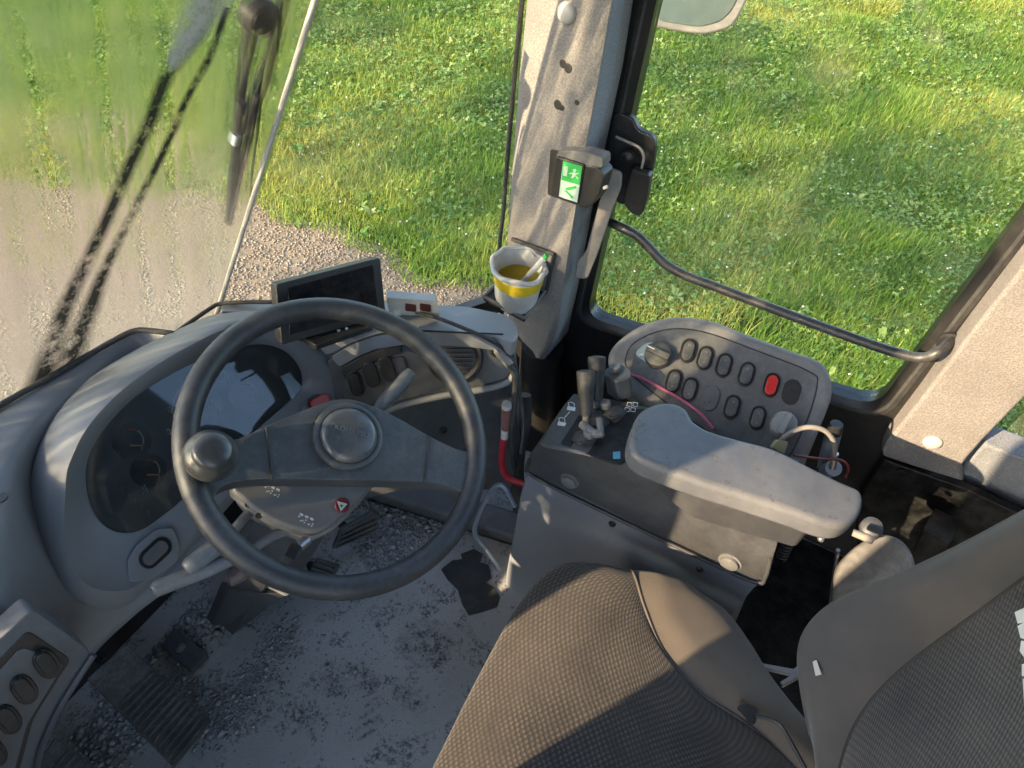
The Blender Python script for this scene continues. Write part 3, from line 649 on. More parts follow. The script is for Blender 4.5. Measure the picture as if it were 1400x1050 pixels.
# wiper outside the glass
WO = plane(WS[0]-WS[1]*.045, WS[1]); WO2 = plane(WS[0]-WS[1]*.02, WS[1])
wi = thing('windscreen_wiper', U(345, 10, pl=WO), 'black windscreen wiper parked beside the pale joint', 'wiper')
lathe('pivot', [(.024, 0), (.026, .01), (.020, .022), (.008, .026), (0, .026)], U(346, 14, pl=WO, off=-.01), WS[1], M['wiper'], wi, 24)
tube('arm', [U(a, b, pl=WO) for a, b in ((345, 20), (340, 55), (331, 100), (326, 150), (323, 190))], [.011, .010, .008, .0075, .006], M['wiper'], wi, 10)
tube('drive_arm', [U(a, b, pl=WO) for a, b in ((395, -40), (383, 15), (372, 60), (362, 105), (352, 140), (340, 165))], [.010, .009, .008, .0065, .005], M['wiper'], wi, 10)
tube('arm', [U(a, b, pl=WO) for a, b in ((362, 82), (348, 118), (338, 150), (330, 180))], .005, M['wiper'], wi, 8)
tube('blade_carrier', [U(a, b, pl=WO2) for a, b in ((330, 140), (324, 185), (318, 240), (313, 285), (311, 304))], [.0065, .0075, .0065, .005, .003], M['wiper'], wi, 8)
tube('blade_rubber', [U(a, b, pl=WO2) for a, b in ((352, 130), (340, 185), (328, 235), (318, 280), (312, 305))], .0055, M['wiper'], wi, 8)
tube('washer_hose', [U(a, b, pl=WO2) for a, b in ((366, 80), (358, 130), (352, 180), (345, 230), (342, 268))], .002, M['wiper'], wi, 8)
lathe('clip', [(.006, -.008), (.006, .008)], U(322, 190, pl=WO2, off=.006), DN, M['bluemetal'], wi, 12)

# ================================================================ DASHBOARD
CN = Vector((-.045, -math.sin(rad(51)), math.cos(rad(51)))).normalized(); CL = plane(U(250, 600, z=.60), CN)
db = thing('dashboard', Vector((-.1, .60, .45)), 'grey moulded dashboard with a hooded half moon instrument cluster', 'dashboard')
# left body: columns of profile points, windscreen edge -> top -> roll -> lower edge
def colp(*a): return [U(p[0], p[1], z=p[2]) for p in a]
cols = [
 colp((-260, 730, .70), (-250, 860, .70), (-230, 960, .69), (-200, 1060, .63), (-150, 1160, .53), (-60, 1260, .42)),
 colp((-120, 632, .70), (-110, 740, .705), (-100, 830, .69), (-80, 915, .64), (-30, 1020, .53), (45, 1060, .42)),
 colp((0, 556, .70), (-5, 640, .705), (0, 715, .70), (15, 790, .66), (50, 870, .57), (112, 918, .45)),
 colp((95, 503, .70), (80, 570, .68), (80, 640, .60), (95, 700, .56), (130, 800, .53), (180, 845, .47)),
 colp((185, 453, .70), (180, 520, .64), (180, 600, .56), (185, 690, .52), (205, 770, .50), (252, 790, .48)),
 colp((236, 457, .70), (250, 520, .62), (270, 600, .53), (280, 680, .50), (290, 730, .49), (300, 745, .48)),
]
patch('body', cols, M['dash'], db, 8, .006, sharp=0)
tube('screen_seal', [U(a, b, z=.705) for a, b in ((-160, 655), (-60, 592), (0, 554), (90, 503), (160, 463), (185, 452), (205, 452), (237, 456))], .0045, M['rubber'], db, 8, n=3)
tube('screen_seal', [U(a, b, z=.70) for a, b in ((237, 457), (265, 437), (290, 420), (303, 415), (340, 413), (380, 413))], .0035, M['rubber'], db, 8, n=3)
# cluster hood, three rings + glass
G = [(117, 650), (124, 618), (148, 580), (185, 543), (232, 513), (280, 490), (325, 475), (360, 471), (389, 480), (407, 499), (413, 521), (403, 541), (350, 588), (300, 634), (252, 680), (218, 708), (191, 725), (163, 728), (139, 715), (123, 688)]
I = [(91, 662), (99, 628), (122, 586), (163, 543), (212, 506), (262, 477), (315, 453), (358, 449), (390, 462), (412, 484), (424, 515), (440, 560), (374, 606), (325, 652), (275, 705), (240, 745), (190, 793), (154, 804), (116, 790), (93, 742)]
O = [(87, 660), (95, 625), (117, 581), (157, 535), (205, 499), (255, 469), (308, 444), (366, 434), (412, 454), (449, 483), (467, 513), (468, 556), (383, 612), (333, 660), (285, 712), (250, 752), (193, 800), (154, 812), (108, 797), (85, 745)]
B = [(42, 672), (56, 612), (86, 560), (134, 512), (188, 478), (242, 451), (300, 428), (368, 420), (425, 446), (462, 478), (478, 512), (474, 560), (388, 618), (338, 666), (290, 718), (255, 758), (196, 815), (150, 838), (88, 830), (55, 760)]
def cring(px, offs):
    return spl([U(a, b, pl=CL, off=o_) for (a, b), o_ in zip(px, offs)], 6, True)
oI = [.046, .056, .066, .074, .078, .078, .074, .066, .054, .042, .028, .006, .006, .006, .006, .006, .010, .014, .02, .03]
rg = cring(G, [.001]*20); ri = cring(I, oI); ro_ = cring(O, [o_-.001 for o_ in oI]); rb = cring(B, [-.005]*8+[-.015]*12); 
rb2 = [p-CN*.06 for p in rb]
mid = [a.lerp(b, .12)+CN*.001 for a, b in zip(rg, ri)]
rim_ = [a.lerp(b, .5)+CN*.0035 for a, b in zip(ri, ro_)]
md2 = [a.lerp(b, .5)+CN*(.010 if i < 48 or i > 96 else .004) for i, (a, b) in enumerate(zip(ro_, rb))]
loft('cluster_hood', [rg, mid, ri, rim_, ro_, md2, rb, rb2], M['bezel'], db, sharp=60)
cl_ = newobj('cluster_glass', [p-CN*.003 for p in cring([(a+(250-a)*-.03, b+(600-b)*-.03) for a, b in G], [0]*20)], [list(range(120))], M['cface'], db, smooth=False); cl_.name = 'cluster_face'
newobj('cluster_lens', [p+CN*.0015 for p in rg]+[p-CN*.0003 for p in rg], [list(range(120)), list(range(120, 240))], M['lens'], db, smooth=False)
# gauges behind the lens: thin dials, scales, needles
def arc(c, r, a0, a1, wd, mat, off=.0006):
    """printed arc on the cluster face; angles in degrees, photo sense"""
    px = [(c[0]+r*math.cos(rad(a0+(a1-a0)*k/14)), c[1]+r*math.sin(rad(a0+(a1-a0)*k/14))) for k in range(15)]
    tube('scale', [U(a, b, pl=CL, off=-.003+off) for a, b in px], wd, mat, cl_, 6, n=0)
faint = plain('printed_grey', (.5, .5, .48), .5); dial = plastic('dial_face', (.028, .03, .033), .35, .12, 20, 900, .0)
lred = plain('printed_red', (.45, .06, .06), .5)
for (gx_, gy_, rr) in ((180, 603, 26), (203, 643, 24), (335, 540, 24), (297, 515, 20), (282, 560, 26)):
    c = U(gx_, gy_, pl=CL, off=-.003); lathe('gauge', [(rr*mpp(c)*.98, 0), (rr*mpp(c)*.98, .0005), (0, .0005)], c, CN, dial, cl_, 32)
    arc((gx_, gy_), rr*.62, -60, 15, .0011, faint, .001); arc((gx_, gy_), rr*.62, -105, -66, .0013, lred, .001)
    tube('needle', [U(gx_-2, gy_+6, pl=CL, off=-.001), U(gx_+15, gy_+6, pl=CL, off=-.001)], [.0013, .0008], M['orange'], cl_, 6, n=0)
    textmesh('numeral', '0', .007, U(gx_+14, gy_+10, pl=CL, off=-.002), RIGHT, UP, .0002, faint, cl_)
arc((282, 560), 46, 150, 260, .0010, faint)
for (a, b, s) in ((230, 562, '10'), (285, 553, '40'), (300, 576, '+'), (228, 592, '20'), (196, 668, '|||')): textmesh('numeral', s, .014, U(a, b, pl=CL, off=-.002), RIGHT+UP*.5, UP-RIGHT*.5, .0002, faint, cl_)
for k in range(6): textmesh('warning_symbol', ':', .009, U(158+k*9, 660+k*8, pl=CL, off=-.002), RIGHT, UP, .0002, faint, cl_)
# rocker below the cluster and red switch right of it
def rocker(cx, cy, L_, w_, ang, pl, parent, mat=None, rim=True, off=.0, name='rocker_switch', tilt=1, h=.005):
    s = plate(name, capsule(cx, cy, L_, w_, ang), pl, .012, M['blackp'] if rim else (mat or M['black']), parent, .0012, off=off+.003)
    if rim:
        plate('rocker', capsule(cx, cy, L_*.8, w_*.68, ang), pl, .008, mat or M['black'], s, .0016, off=off+.003+h)
    return s
plate('switch_housing', rpoly([(176, 796), (174, 765), (186, 746), (214, 723), (238, 721), (247, 748), (243, 768), (205, 795)], 7), CL, .01, M['bezel'], db, .002, off=.012)
rocker(213, 756, 52, 27, 47, CL, db, plastic('rocker_grey', (.10, .10, .105), .4, .3, 30), off=.012)
plate('switch_housing', rpoly([(412, 566), (420, 548), (436, 532), (458, 529), (468, 538), (466, 575)], 6), CL, .01, M['bezel'], db, .002, off=.010)
rocker(438, 548, 34, 20, 62, CL, db, M['red'], off=.011, name='hazard_rocker')
M['rockbr'] = plastic('rocker_dark', (.012, .012, .012), .45, .12, 25)
# lower left switch bank
LPa = [U(-20, 930, z=.60), U(80, 868, z=.59), U(60, 985, z=.475)]
LP = plane3(*LPa)
M['bank'] = plastic('bank_shade_plastic', (.085, .09, .10), .45, .2, 6, 1200, .15)  # dash plastic darkened to carry the shade low on the dash
plate('switch_bank', rpoly([(-120, 985), (45, 832), (128, 893), (95, 945), (60, 1010), (40, 1100), (-120, 1100)], 14), LP, .03, M['bank'], db, .012, off=.017)
plate('bank_recess', rpoly([(-80, 985), (38, 862), (98, 902), (82, 925), (45, 985), (20, 1080), (-80, 1080)], 10), LP, .004, M['black'], db, .002, off=.0185)
plate('bank_face', rpoly([(-75, 1000), (30, 885), (90, 908), (75, 930), (38, 990), (12, 1085), (-75, 1085)], 10), LP, .004, M['bank'], db, .002, off=.0205)
for (a, b) in ((65, 909), (34, 944), (12, 985), (-8, 1030)): rocker(a, b, 42, 34, -38, LP, db, M['rockbr'], off=.021)
tube('lower_lip', [U(a, b, pl=LP, off=.02) for a, b in ((128, 895), (105, 930), (78, 975), (55, 1030), (45, 1090))], .0045, M['dash_dark'], db, 10)
lathe('vent_slot', [(.008, 0), (.008, .002), (0, .002)], U(2, 681, z=.706), (0, 0, 1), M['black'], db, 12)

# right body
DR = plane(U(620, 490, z=.60), (-.80, -.46, .38))
face = [(392, 560), (420, 520), (450, 490), (500, 462), (560, 452), (640, 455), (682, 462), (699, 476), (707, 500), (700, 519), (660, 530), (600, 541), (545, 556), (500, 582), (470, 610), (420, 620)]
plate('right_face', [(p.x, p.y) for p in spl([(a, b, 0) for a, b in face], 4, True)], DR, .05, M['dash_dark'], db, .006)
deck = rpoly([(300, 424), (304, 416), (380, 414), (530, 413), (640, 419), (692, 430), (704, 441), (710, 456), (704, 468), (694, 466), (680, 460), (640, 455), (560, 451), (512, 458), (488, 468), (462, 452), (430, 436), (385, 424), (330, 426)], 6)
DK = plane3(U(300, 417, z=.695), U(692, 432, z=.635), U(560, 452, z=.665))
plate('right_deck', deck, DK, .03, M['dash'], db, .007, off=.004)
pl1 = rpoly([(408, 457), (488, 436), (512, 444), (432, 472)], 4)
plate('label_strip', pl1, DK, .01, M['black'], db, .002, off=.014)
for a, b in ((463, 452), (474, 449)): lathe('indicator_dot', [(.0028, 0), (.0028, .001), (0, .001)], U(a, b, pl=DK, off=.0145), DK[1], M['white'], db, 12)
tube('seam', [U(a, b, pl=DK, off=.0045) for a, b in ((452, 486), (478, 471), (505, 461), (525, 456), (560, 452), (640, 455), (688, 457))], .0018, M['black'], db, 6)
plate('upper_band', rpoly([(436, 474), (470, 460), (520, 447), (560, 446), (560, 456), (522, 458), (480, 470), (446, 486)], 4), DR, .02, M['dash'], db, .003, off=.016)
plate('lower_band', rpoly([(452, 489), (484, 472), (524, 461), (556, 458), (556, 470), (520, 475), (488, 488), (464, 502)], 4), DR, .02, M['dash'], db, .003, off=.011)
plate('bank_brow', rpoly([(464, 504), (490, 489), (520, 477), (550, 472), (548, 484), (520, 490), (492, 504), (472, 520)], 4), DR, .01, M['black'], db, .003, off=.006)
plate('switch_bank', rpoly([(470, 522), (490, 506), (520, 493), (552, 487), (560, 520), (520, 545), (487, 566), (470, 545)], 6), DR, .008, M['dash_dark'], db, .002, off=.005)
for i, (a, b) in enumerate(((486, 525), (507, 513), (529, 505))): rocker(a, b, 36, 19, -18, DR, db, M['black'], off=.006, rim=(i == 0), name='blank_switch')
tube('lower_lip', [U(a, b, pl=DR, off=.004) for a, b in ((492, 588), (520, 566), (552, 553), (600, 542), (650, 534), (690, 524), (706, 508))], .0065, M['dash'], db, 10)
vc = U(622, 489, pl=DR, off=.002); k_ = mpp(vc)
av = lathe('air_vent', [(38*k_, -.004), (39*k_, .002), (37*k_, .006), (33*k_, .007), (29*k_, .003), (28*k_, .001), (0, .0008)], vc, DR[1], M['black'], db, 40)
e1 = (RIGHT-DR[1]*RIGHT.dot(DR[1])).normalized(); e2 = DR[1].cross(e1)
for q in range(-3, 4):
    hw = math.sqrt(max(1-(q/4)**2, .1))*26*k_; c = vc+e2*q*6.5*k_+DR[1]*.004
    prism('louvre', [c-e1*hw-e2*.0012, c+e1*hw-e2*.0012, c+e1*hw+e2*.0012, c-e1*hw+e2*.0012], -DR[1]*.004, M['dash_dark'], av, 0)
# lower panel under the right dash
DL = plane(DR[0]-DR[1]*.05, (-.72, -.65, .12))
plate('lower_panel', [(430, 600), (500, 560), (560, 545), (700, 515), (712, 600), (700, 668), (640, 672), (560, 668), (470, 690), (420, 660)], DL, .02, M['dash_dark'], db, .004)
lathe('panel_hole', [(.0085, 0), (.0085, .0012), (.006, .001), (.005, -.002), (0, -.002)], U(606, 588, pl=DL, off=.001), DL[1], M['black'], db, 18)

# loose things on the dash
MN = plane3(U(378, 390, z=.80), U(519, 352, z=.775), U(527, 428, z=.69))
mo_ = thing('monitor', U(450, 430, pl=MN), 'black tablet style monitor leaning on the dashboard', 'monitor')
plate('case', rpoly([(377, 389), (520, 352), (528, 432), (385, 472)], 5), MN, .022, M['black'], mo_, .004)
plate('screen', rpoly([(394, 394), (510, 362), (517, 424), (396, 458)], 2), MN, .002, M['screen'], mo_, .0005, off=.0012)
prism('stand', [U(400, 452, pl=MN, off=-.01), U(500, 428, pl=MN, off=-.01), U(497, 445, pl=DK), U(412, 468, pl=DK)], -MN[1]*.015, M['black'], mo_, .002)
cb = thing('connector_block', U(565, 425, pl=DK), 'dusty white connector block with two dark sockets on the dash edge', 'connector')
CB = plane3(U(530, 412, z=.70), U(600, 416, z=.685), U(600, 434, z=.655))
plate('body', rpoly([(528, 407), (598, 412), (601, 433), (575, 432), (532, 430)], 3), CB, .02, M['greydirt'], cb, .002)
for a in (562, 582): plate('socket', rpoly([(a-8, 415), (a+7, 417), (a+7, 427), (a-8, 425)], 2), CB, .004, plain('socket_brown', (.06, .015, .012), .5), cb, .0005, off=.001)
lathe('puck', [(.013, 0), (.0135, .006), (.011, .012), (0, .013)], U(541, 427, pl=DK, off=.006), DK[1], M['greydirt'], cb, 24)
bc = tube('cable', [U(a, b, pl=DK, off=.012) for a, b in ((558, 424), (590, 432), (625, 445), (660, 460))]+[U(a, b, pl=DR, off=.02) for a, b in ((684, 474), (700, 492), (709, 515), (711, 540), (716, 580), (712, 620))], .0034, M['rubber'], None, 8)
tag(bc, 'thin black cable running over the right end of the dash', 'cable')
pc = thing('plug_lead', U(690, 485, pl=DR), 'grey plug with a thick lead in the socket right of the air vent', 'plug')
ca, cb2 = U(680, 478, pl=DR, off=.006), U(698, 500, pl=DR, off=.028)
tube('plug', [ca, ca.lerp(cb2, .3), cb2], [.0085, .0095, .0075], M['tape'], pc, 14, n=4)
lathe('socket_ring', [(.013, -.002), (.0135, .003), (.010, .005), (.008, 0), (0, 0)], ca, DR[1], M['black'], pc, 24)
tube('lead', [cb2, U(704, 515, pl=DR, off=.03), U(704, 545, pl=DR, off=.025), U(699, 590, pl=DR, off=.0), U(703, 640, x=.42)], .0055, M['rubber'], pc, 10)
hb = tube('hose_bundle', [U(717, 540, x=.52), U(716, 575, x=.50), U(710, 610, x=.48), U(706, 650, x=.47), U(712, 705, x=.46)], [.014, .017, .015, .018, .016], M['rubber'], None, 12); tag(hb, 'black wrapped hose bundle hanging behind the red lever', 'hose')

rl = thing('red_lever', U(700, 650, x=.36), 'bent red hand lever with a brown grip beside the console', 'lever')
rp_ = [U(690, 592, x=.36), U(687, 612, x=.36), U(686, 634, x=.36), U(691, 649, x=.36), U(702, 657, x=.365), U(722, 663, x=.37)]
tube('rod', rp_, .0062, M['redrod'], rl, 12)
tube('collar', [U(690.5, 582, x=.36), U(689.8, 598, x=.36)], .0072, M['greydirt'], rl, 14, n=0)
tube('grip', [U(692.5, 556, x=.36), U(691, 586, x=.36)], [.0092, .0078], plastic('brown_grip', (.17, .06, .055), .5, .35, 20), rl, 16, n=4)
tube('cap', [U(692.8, 552, x=.36), U(692.5, 557, x=.36)], [.0085, .0094], M['greydirt'], rl, 16, n=0)
ye = plate('yellow_tag', [(664, 588), (678, 587), (681, 592), (677, 598), (665, 597)], plane(Vector((.46, 0, 0)), (1, 0, 0)), .004, plain('yellow_green', (.5, .55, .1), .5), None, .001); tag(ye, 'small yellow green tag behind the steering wheel rim', 'tag')
wl_ = tube('wire_loop', [U(a, b, x=.35) for a, b in ((704, 692), (697, 678), (691, 667), (683, 663), (674, 668), (664, 684), (655, 703), (649, 722), (652, 735), (666, 752), (682, 778), (692, 798))], .0052, M['bluemetal'], None, 10); tag(wl_, 'bent blue grey wire handle beside the side console', 'handle')

# ================================================================ STEERING
WA, WLX = rad(30), rad(-5)
WN = Vector((math.sin(WLX), -math.sin(WA), math.cos(WA))).normalized(); WC = Vector((.0657, .197, .686)); WPL = (WC, WN)
sw_ = thing('steering_wheel', WC-WN*.05, 'dusty black two spoke steering wheel with a spinner knob', 'steering wheel')
wx = (RIGHT-WN*RIGHT.dot(WN)).normalized(); wy = WN.cross(wx)
tube('rim', [WC+(wx*math.cos(a)+wy*math.sin(a))*.2055 for a in np.linspace(0, 2*math.pi, 97)[:-1]], .0168, M['wheel'], sw_, 20, closed=True, n=0)
# spoke plate with slim ends running into the rim
up_ = [(246, 632), (262, 615), (290, 604), (325, 600), (365, 582), (420, 559), (450, 548), (480, 546), (512, 556), (545, 572), (585, 595), (620, 612), (640, 616), (652, 600), (664, 640)]
lo_ = [(660, 672), (645, 690), (636, 676), (612, 664), (580, 659), (530, 657), (470, 656), (400, 655), (350, 655), (312, 661), (296, 672), (290, 690), (276, 700), (255, 660)]
SPL = (WC+WN*.004, WN)
plate('spoke_plate', [(p.x, p.y) for p in spl([(a, b, 0) for a, b in up_+lo_], 4, True)], SPL, .042, M['spoke'], sw_, .005, seg=4)
for A_, B_ in (((364, 584), (372, 657)), ((586, 596), (580, 660))):
    tube('plate_seam', [U(*A_, pl=SPL, off=.0005), U((A_[0]+B_[0])/2+1, (A_[1]+B_[1])/2, pl=SPL, off=.0005), U(*B_, pl=SPL, off=.0005)], .0017, M['black'], sw_, 8)
hc = U(475, 598, pl=SPL); k_ = mpp(hc)
hb_ = lathe('hub_ring', [(47*k_, -.001), (48*k_, .006), (46.5*k_, .0095), (43*k_, .011), (40*k_, .0105), (39*k_, .008)], hc, WN, M['spoke'], sw_, 56)
hd = lathe('hub_cap', [(39.5*k_, .006), (39*k_, .011), (36.5*k_, .0160), (31*k_, .0186), (20*k_, .0198), (10*k_, .0201), (0, .0202)], hc, WN, M['hub'], sw_, 56)
textmesh('hub_lettering', 'KOMATSU', .0105, hc+WN*.0197+wx*.001+wy*.003, wx*1-wy*.12, wy, .0010, plain('hub_letters', (.14, .15, .16), .35), hd)
for (a, b) in ((430, 606), (433, 574), (440, 620)): lathe('ring_notch', [(.003, 0), (.003, .006), (0, .006)], U(a, b, pl=SPL), WN, M['black'], hb_, 10)
# spinner knob
kc = U(286, 628, pl=SPL, off=.01); k_ = mpp(kc)
kb = lathe('spinner_knob', [(16*k_, -.01), (20*k_, .0), (32*k_, .004), (36*k_, .012), (35.5*k_, .02), (31*k_, .028), (27.5*k_, .031), (26.5*k_, .0325), (26*k_, .037), (22*k_, .041), (12*k_, .0432), (0, .0438)], kc, WN+Vector((.05, 0, 0)), plastic('knob_plastic', (.035, .036, .038), .28, .2, 18, 900, .03), sw_, 48)

sc = thing('steering_column', WC-WN*.1, 'grey steering column shroud with stalks and hazard button under the wheel', 'steering column')
CPn = (WN+Vector((-.03, -.05, 0))).normalized(); CP = (WC-WN*.075+Vector((-.02, -.02, 0)), CPn)
cov = [(332, 640), (318, 668), (330, 682), (352, 700), (372, 713), (403, 724), (424, 729), (442, 726), (464, 711), (507, 668), (526, 640), (500, 600), (430, 590)]
cs = [(p.x, p.y) for p in spl([(a, b, 0) for a, b in cov], 4, True)]
shade_pl = M['dash']; cmat = plastic('shroud', (.17, .168, .165), .45, .35, 8, 1300, .15)
plate('upper_shroud', cs, CP, .040, cmat, sc, .007, seg=4)
lowc = [(340, 650), (326, 676), (332, 690), (352, 708), (403, 732), (424, 737), (442, 732), (464, 718), (500, 678), (516, 650), (480, 610), (420, 610)]
core = [(350, 650), (338, 676), (350, 692), (403, 722), (424, 727), (440, 722), (458, 708), (490, 668), (480, 620), (420, 620)]
plate('shroud_core', core, CP, .03, M['cream'], sc, .002, off=-.038)  # pale tan colour stands in for sun caught between the shells
plate('lower_shroud', [(p.x, p.y) for p in spl([(a, b, 0) for a, b in lowc], 4, True)], CP, .034, cmat, sc, .006, off=-.062)
lathe('hazard_button', [(.0108, 0), (.011, .002), (.0095, .004), (0, .0042)], U(467, 691, pl=CP), CPn, M['darkred'], sc, 28)
plate('hazard_triangle', [(461, 685), (475, 689), (466, 699)], CP, .001, M['pale'], sc, .0, off=.0048)
plate('triangle_centre', [(465, 689.5), (469.5, 691), (466.5, 694)], CP, .001, M['darkred'], sc, .0, off=.0053)
for ox, oy in ((372, 668), (418, 708)):
    for k in range(5):
        c = U(ox-9+4.6*k, oy+(-2+2.6*k)+(3 if k % 2 else 0), pl=CP); lathe('stalk_symbol', [(.0012, 0), (.0012, .0006), (0, .0006)], c, CPn, M['white'], sc, 8)
    for k in range(3): plate('stalk_symbol', [(ox-8+7*k, oy-7+3*k), (ox-3+7*k, oy-5+3*k), (ox-4+7*k, oy-2+3*k), (ox-8+7*k, oy-4+3*k)], CP, .0006, M['white'], sc, 0, off=.0006)
    for k in range(4): lathe('stalk_symbol', [(.0011, 0), (.0011, .0006), (0, .0006)], U(ox-7+5*k, oy+4+2.4*k, pl=CP), CPn, M['white'], sc, 8)
for (a, b) in ((338, 682), (352, 697)): lathe('screw_hole', [(.005, .0), (.005, .0015), (0, .0015)], U(a, b, pl=CP, off=-.012)-Vector((.006, .008, 0)), Vector((-.5, -.5, .2)), M['black'], sc, 12)
SP2 = (CP[0]-CPn*.036, CPn)
st = tube('stalk', [U(352, 692, pl=SP2), U(338, 704, pl=SP2, off=.004), U(322, 722, pl=SP2, off=.008), U(312, 734, pl=SP2, off=.01)], [.0075, .007, .0068, .0075], M['stalk'], sc, 14)
tube('stalk_grip', [U(316, 730, pl=SP2, off=.010), U(308, 738, pl=SP2, off=.010), U(285, 755, pl=SP2, off=.012), U(262, 772, pl=SP2, off=.014), U(254, 778, pl=SP2, off=.014)], [.009, .0125, .0128, .0125, .009], M['stalk'], st, 18)
st2 = tube('stalk', [U(392, 725, pl=SP2), U(372, 733, pl=SP2), U(350, 748, pl=SP2, off=.002), U(332, 758, pl=SP2, off=.004)], [.0075, .007, .0068, .0075], M['stalk'], sc, 14)
tube('stalk_grip', [U(338, 753, pl=SP2, off=.002), U(322, 762, pl=SP2, off=.002), U(285, 778, pl=SP2, off=.002), U(245, 793, pl=SP2, off=.004), U(216, 804, pl=SP2, off=.004), U(208, 808, pl=SP2, off=.004)], [.007, .0085, .0105, .0112, .0112, .008], M['stalk'], st2, 18)
st3 = tube('stalk', [U(478, 604, pl=CP, off=.03), U(500, 582, pl=CP, off=.012), U(516, 560, pl=CP, off=.012)], [.005, .005, .0055], M['stalk'], sc, 12)
tube('stalk_grip', [U(512, 564, pl=CP, off=.012), U(522, 553, pl=CP, off=.012), U(540, 533, pl=CP, off=.012), U(556, 516, pl=CP, off=.012), U(562, 509, pl=CP, off=.012)], [.006, .0105, .012, .0115, .009], M['stalk'], st3, 10, flat=.8)
tube('adjuster_knob', [U(352, 768, pl=SP2, off=-.02), U(330, 782, pl=SP2, off=-.02), U(322, 788, pl=SP2, off=-.02), U(312, 793, pl=SP2, off=-.02)], [.012, .0135, .012, .0105], plastic('brown_knob', (.07, .045, .035), .45, .3, 25), sc, 18, n=3)
ig = tube('ignition_barrel', [U(420, 738, pl=CP, off=-.01), U(408, 748, pl=CP, off=-.006)], .0085, M['metal'], sc, 16, n=0)
prism('key', [U(a, b, pl=CP, off=.0) for a, b in ((398, 741), (412, 747), (402, 766), (388, 760))], -CPn*.004, M['black'], ig, .001)
# column support down to the floor
top = [U(a, b, pl=CP, off=-.09) for a, b in ((352, 700), (410, 732), (470, 690), (420, 650))]
bot = [U(a, b, z=.0) for a, b in ((292, 846), (318, 868), (398, 806), (370, 770))]
rings = [[a.lerp(b, t_) for a, b in zip(top, bot)] for t_ in (0, .12, .5, 1)]
loft('support', rings, M['dash_dark'], sc, cap0=True, cap1=True, sharp=30)
p0 = [U(348, 788, z=.30), U(398, 812, z=.30), U(420, 796, z=.33), U(366, 772, z=.33)]
prism('sunlit_patch', p0, Vector((0, .02, -.03)), M['cream'], sc, .003)  # pale piece painted in for the sunlit patch on the column
sq = [U(312, 806, z=.22), U(348, 812, z=.26), U(394, 812, z=.27), U(336, 853, z=.05), U(290, 856, z=.03)]
prism('support_cover', sq, Vector((.01, .03, -.01)), M['dash_dark'], sc, .003)

# ================================================================ PEDALS AND FLOOR
M['pedal'] = plastic('pedal_rubber', (.035, .034, .034), .75, .65, 16, 400, .4, (.27, .26, .24), speck=.3)
def pedal(label, quad, zs, nrib, r0, r1, group=None, wid=.8):
    P = [U(a, b, z=z_) for (a, b), z_ in zip(quad, zs)]
    t_ = thing('pedal', sum(P, Vector())/4-Vector((0, 0, .03)), label, 'pedal', group)
    nrm = (P[1]-P[0]).cross(P[3]-P[0]).normalized(); nrm = nrm if nrm.z > 0 else -nrm
    prism('plate', P, -nrm*.012, M['pedal'], t_, .003)
    for k in range(nrib):
        s_ = r0+(r1-r0)*k/max(nrib-1, 1); a = P[0].lerp(P[1], s_); b = P[3].lerp(P[2], s_); a, b = a.lerp(b, .05), a.lerp(b, .95); dr = (P[1]-P[0]).normalized()*.0028
        prism('tread_rib', [a-dr, b-dr, b+dr, a+dr], nrm*.004, M['pedal'], t_, .001)
    tube('arm', [P[0].lerp(P[3], .5)-nrm*.01, P[0].lerp(P[3], .5)-nrm*.05+Vector((0, .05, 0))], .01, M['black'], t_, 10, n=0)
    return t_
pedal('large ribbed black pedal at the lower left of the dusty floor', [(118, 928), (238, 1050), (290, 985), (172, 880)], (.14, .06, .06, .14), 12, .35, .97)
pedal('ribbed black pedal on the gravelly floor just right of the column shroud', [(455, 752), (467, 725), (512, 700), (520, 724)], (.03, .08, .08, .03), 4, .1, .9)
pedal('half hidden ribbed pedal under the lower edge of the column shroud', [(416, 796), (430, 765), (462, 775), (448, 808)], (.03, .09, .09, .03), 5, .1, .9)
pedal('dark pedal at the very bottom left corner beside the dash edge', [(40, 1060), (90, 1110), (150, 1060), (75, 1008)], (.12, .08, .08, .12), 6, .3, .9)
fb = thing('floor_bracket', U(250, 885, z=.02), 'dark bolted bracket on the floor at the column foot', 'bracket')
plate('plate', rpoly([(220, 884), (238, 858), (284, 893), (260, 916)], 4), plane(Vector((0, 0, .022)), (0, 0, 1)), .02, M['dash_dark'], fb, .003)
lathe('bolt', [(.011, 0), (.011, .004), (.008, .007), (0, .008)], U(246, 886, z=.022), (0, 0, 1), M['bolt'], fb, 16)
ks = thing('kick_rail', U(600, 690, z=.05), 'dark raised rail across the floor under the dash', 'rail')
prism('rail', [U(500, 672, z=.075), U(712, 738, z=.075), U(712, 700, z=.10), U(505, 640, z=.10)], Vector((0, .0, -.03)), M['dash_dark'], ks, .008)
prism('riser', [U(500, 672, z=.055)+Vector((0.01, 0.01, 0)), U(712, 738, z=.055)+Vector((.01, .01, 0)), U(712, 738, z=.055)+Vector((.03, .04, 0)), U(500, 672, z=.055)+Vector((.03, .04, 0))], Vector((0, 0, -.06)), M['black'], ks, 0)
FLP = plane(Vector((0, 0, .004)), (0, 0, 1))
mt = plate('mat_patch', [(603, 778), (618, 766), (632, 764), (630, 757), (648, 750), (660, 757), (655, 768), (668, 772), (672, 790), (664, 796), (676, 803), (684, 816), (680, 829), (660, 836), (641, 841), (632, 826), (626, 806), (612, 792)], FLP, .004, M['rubber'], None, .001); tag(mt, 'torn black rubber patch stuck to the dusty floor', 'mat')
for q in range(3):
    pass
bp = thing('floor_scuffs', U(500, 950, z=.002), 'dark scuffs and boot prints smeared in the dust of the cab floor', 'scuffs')
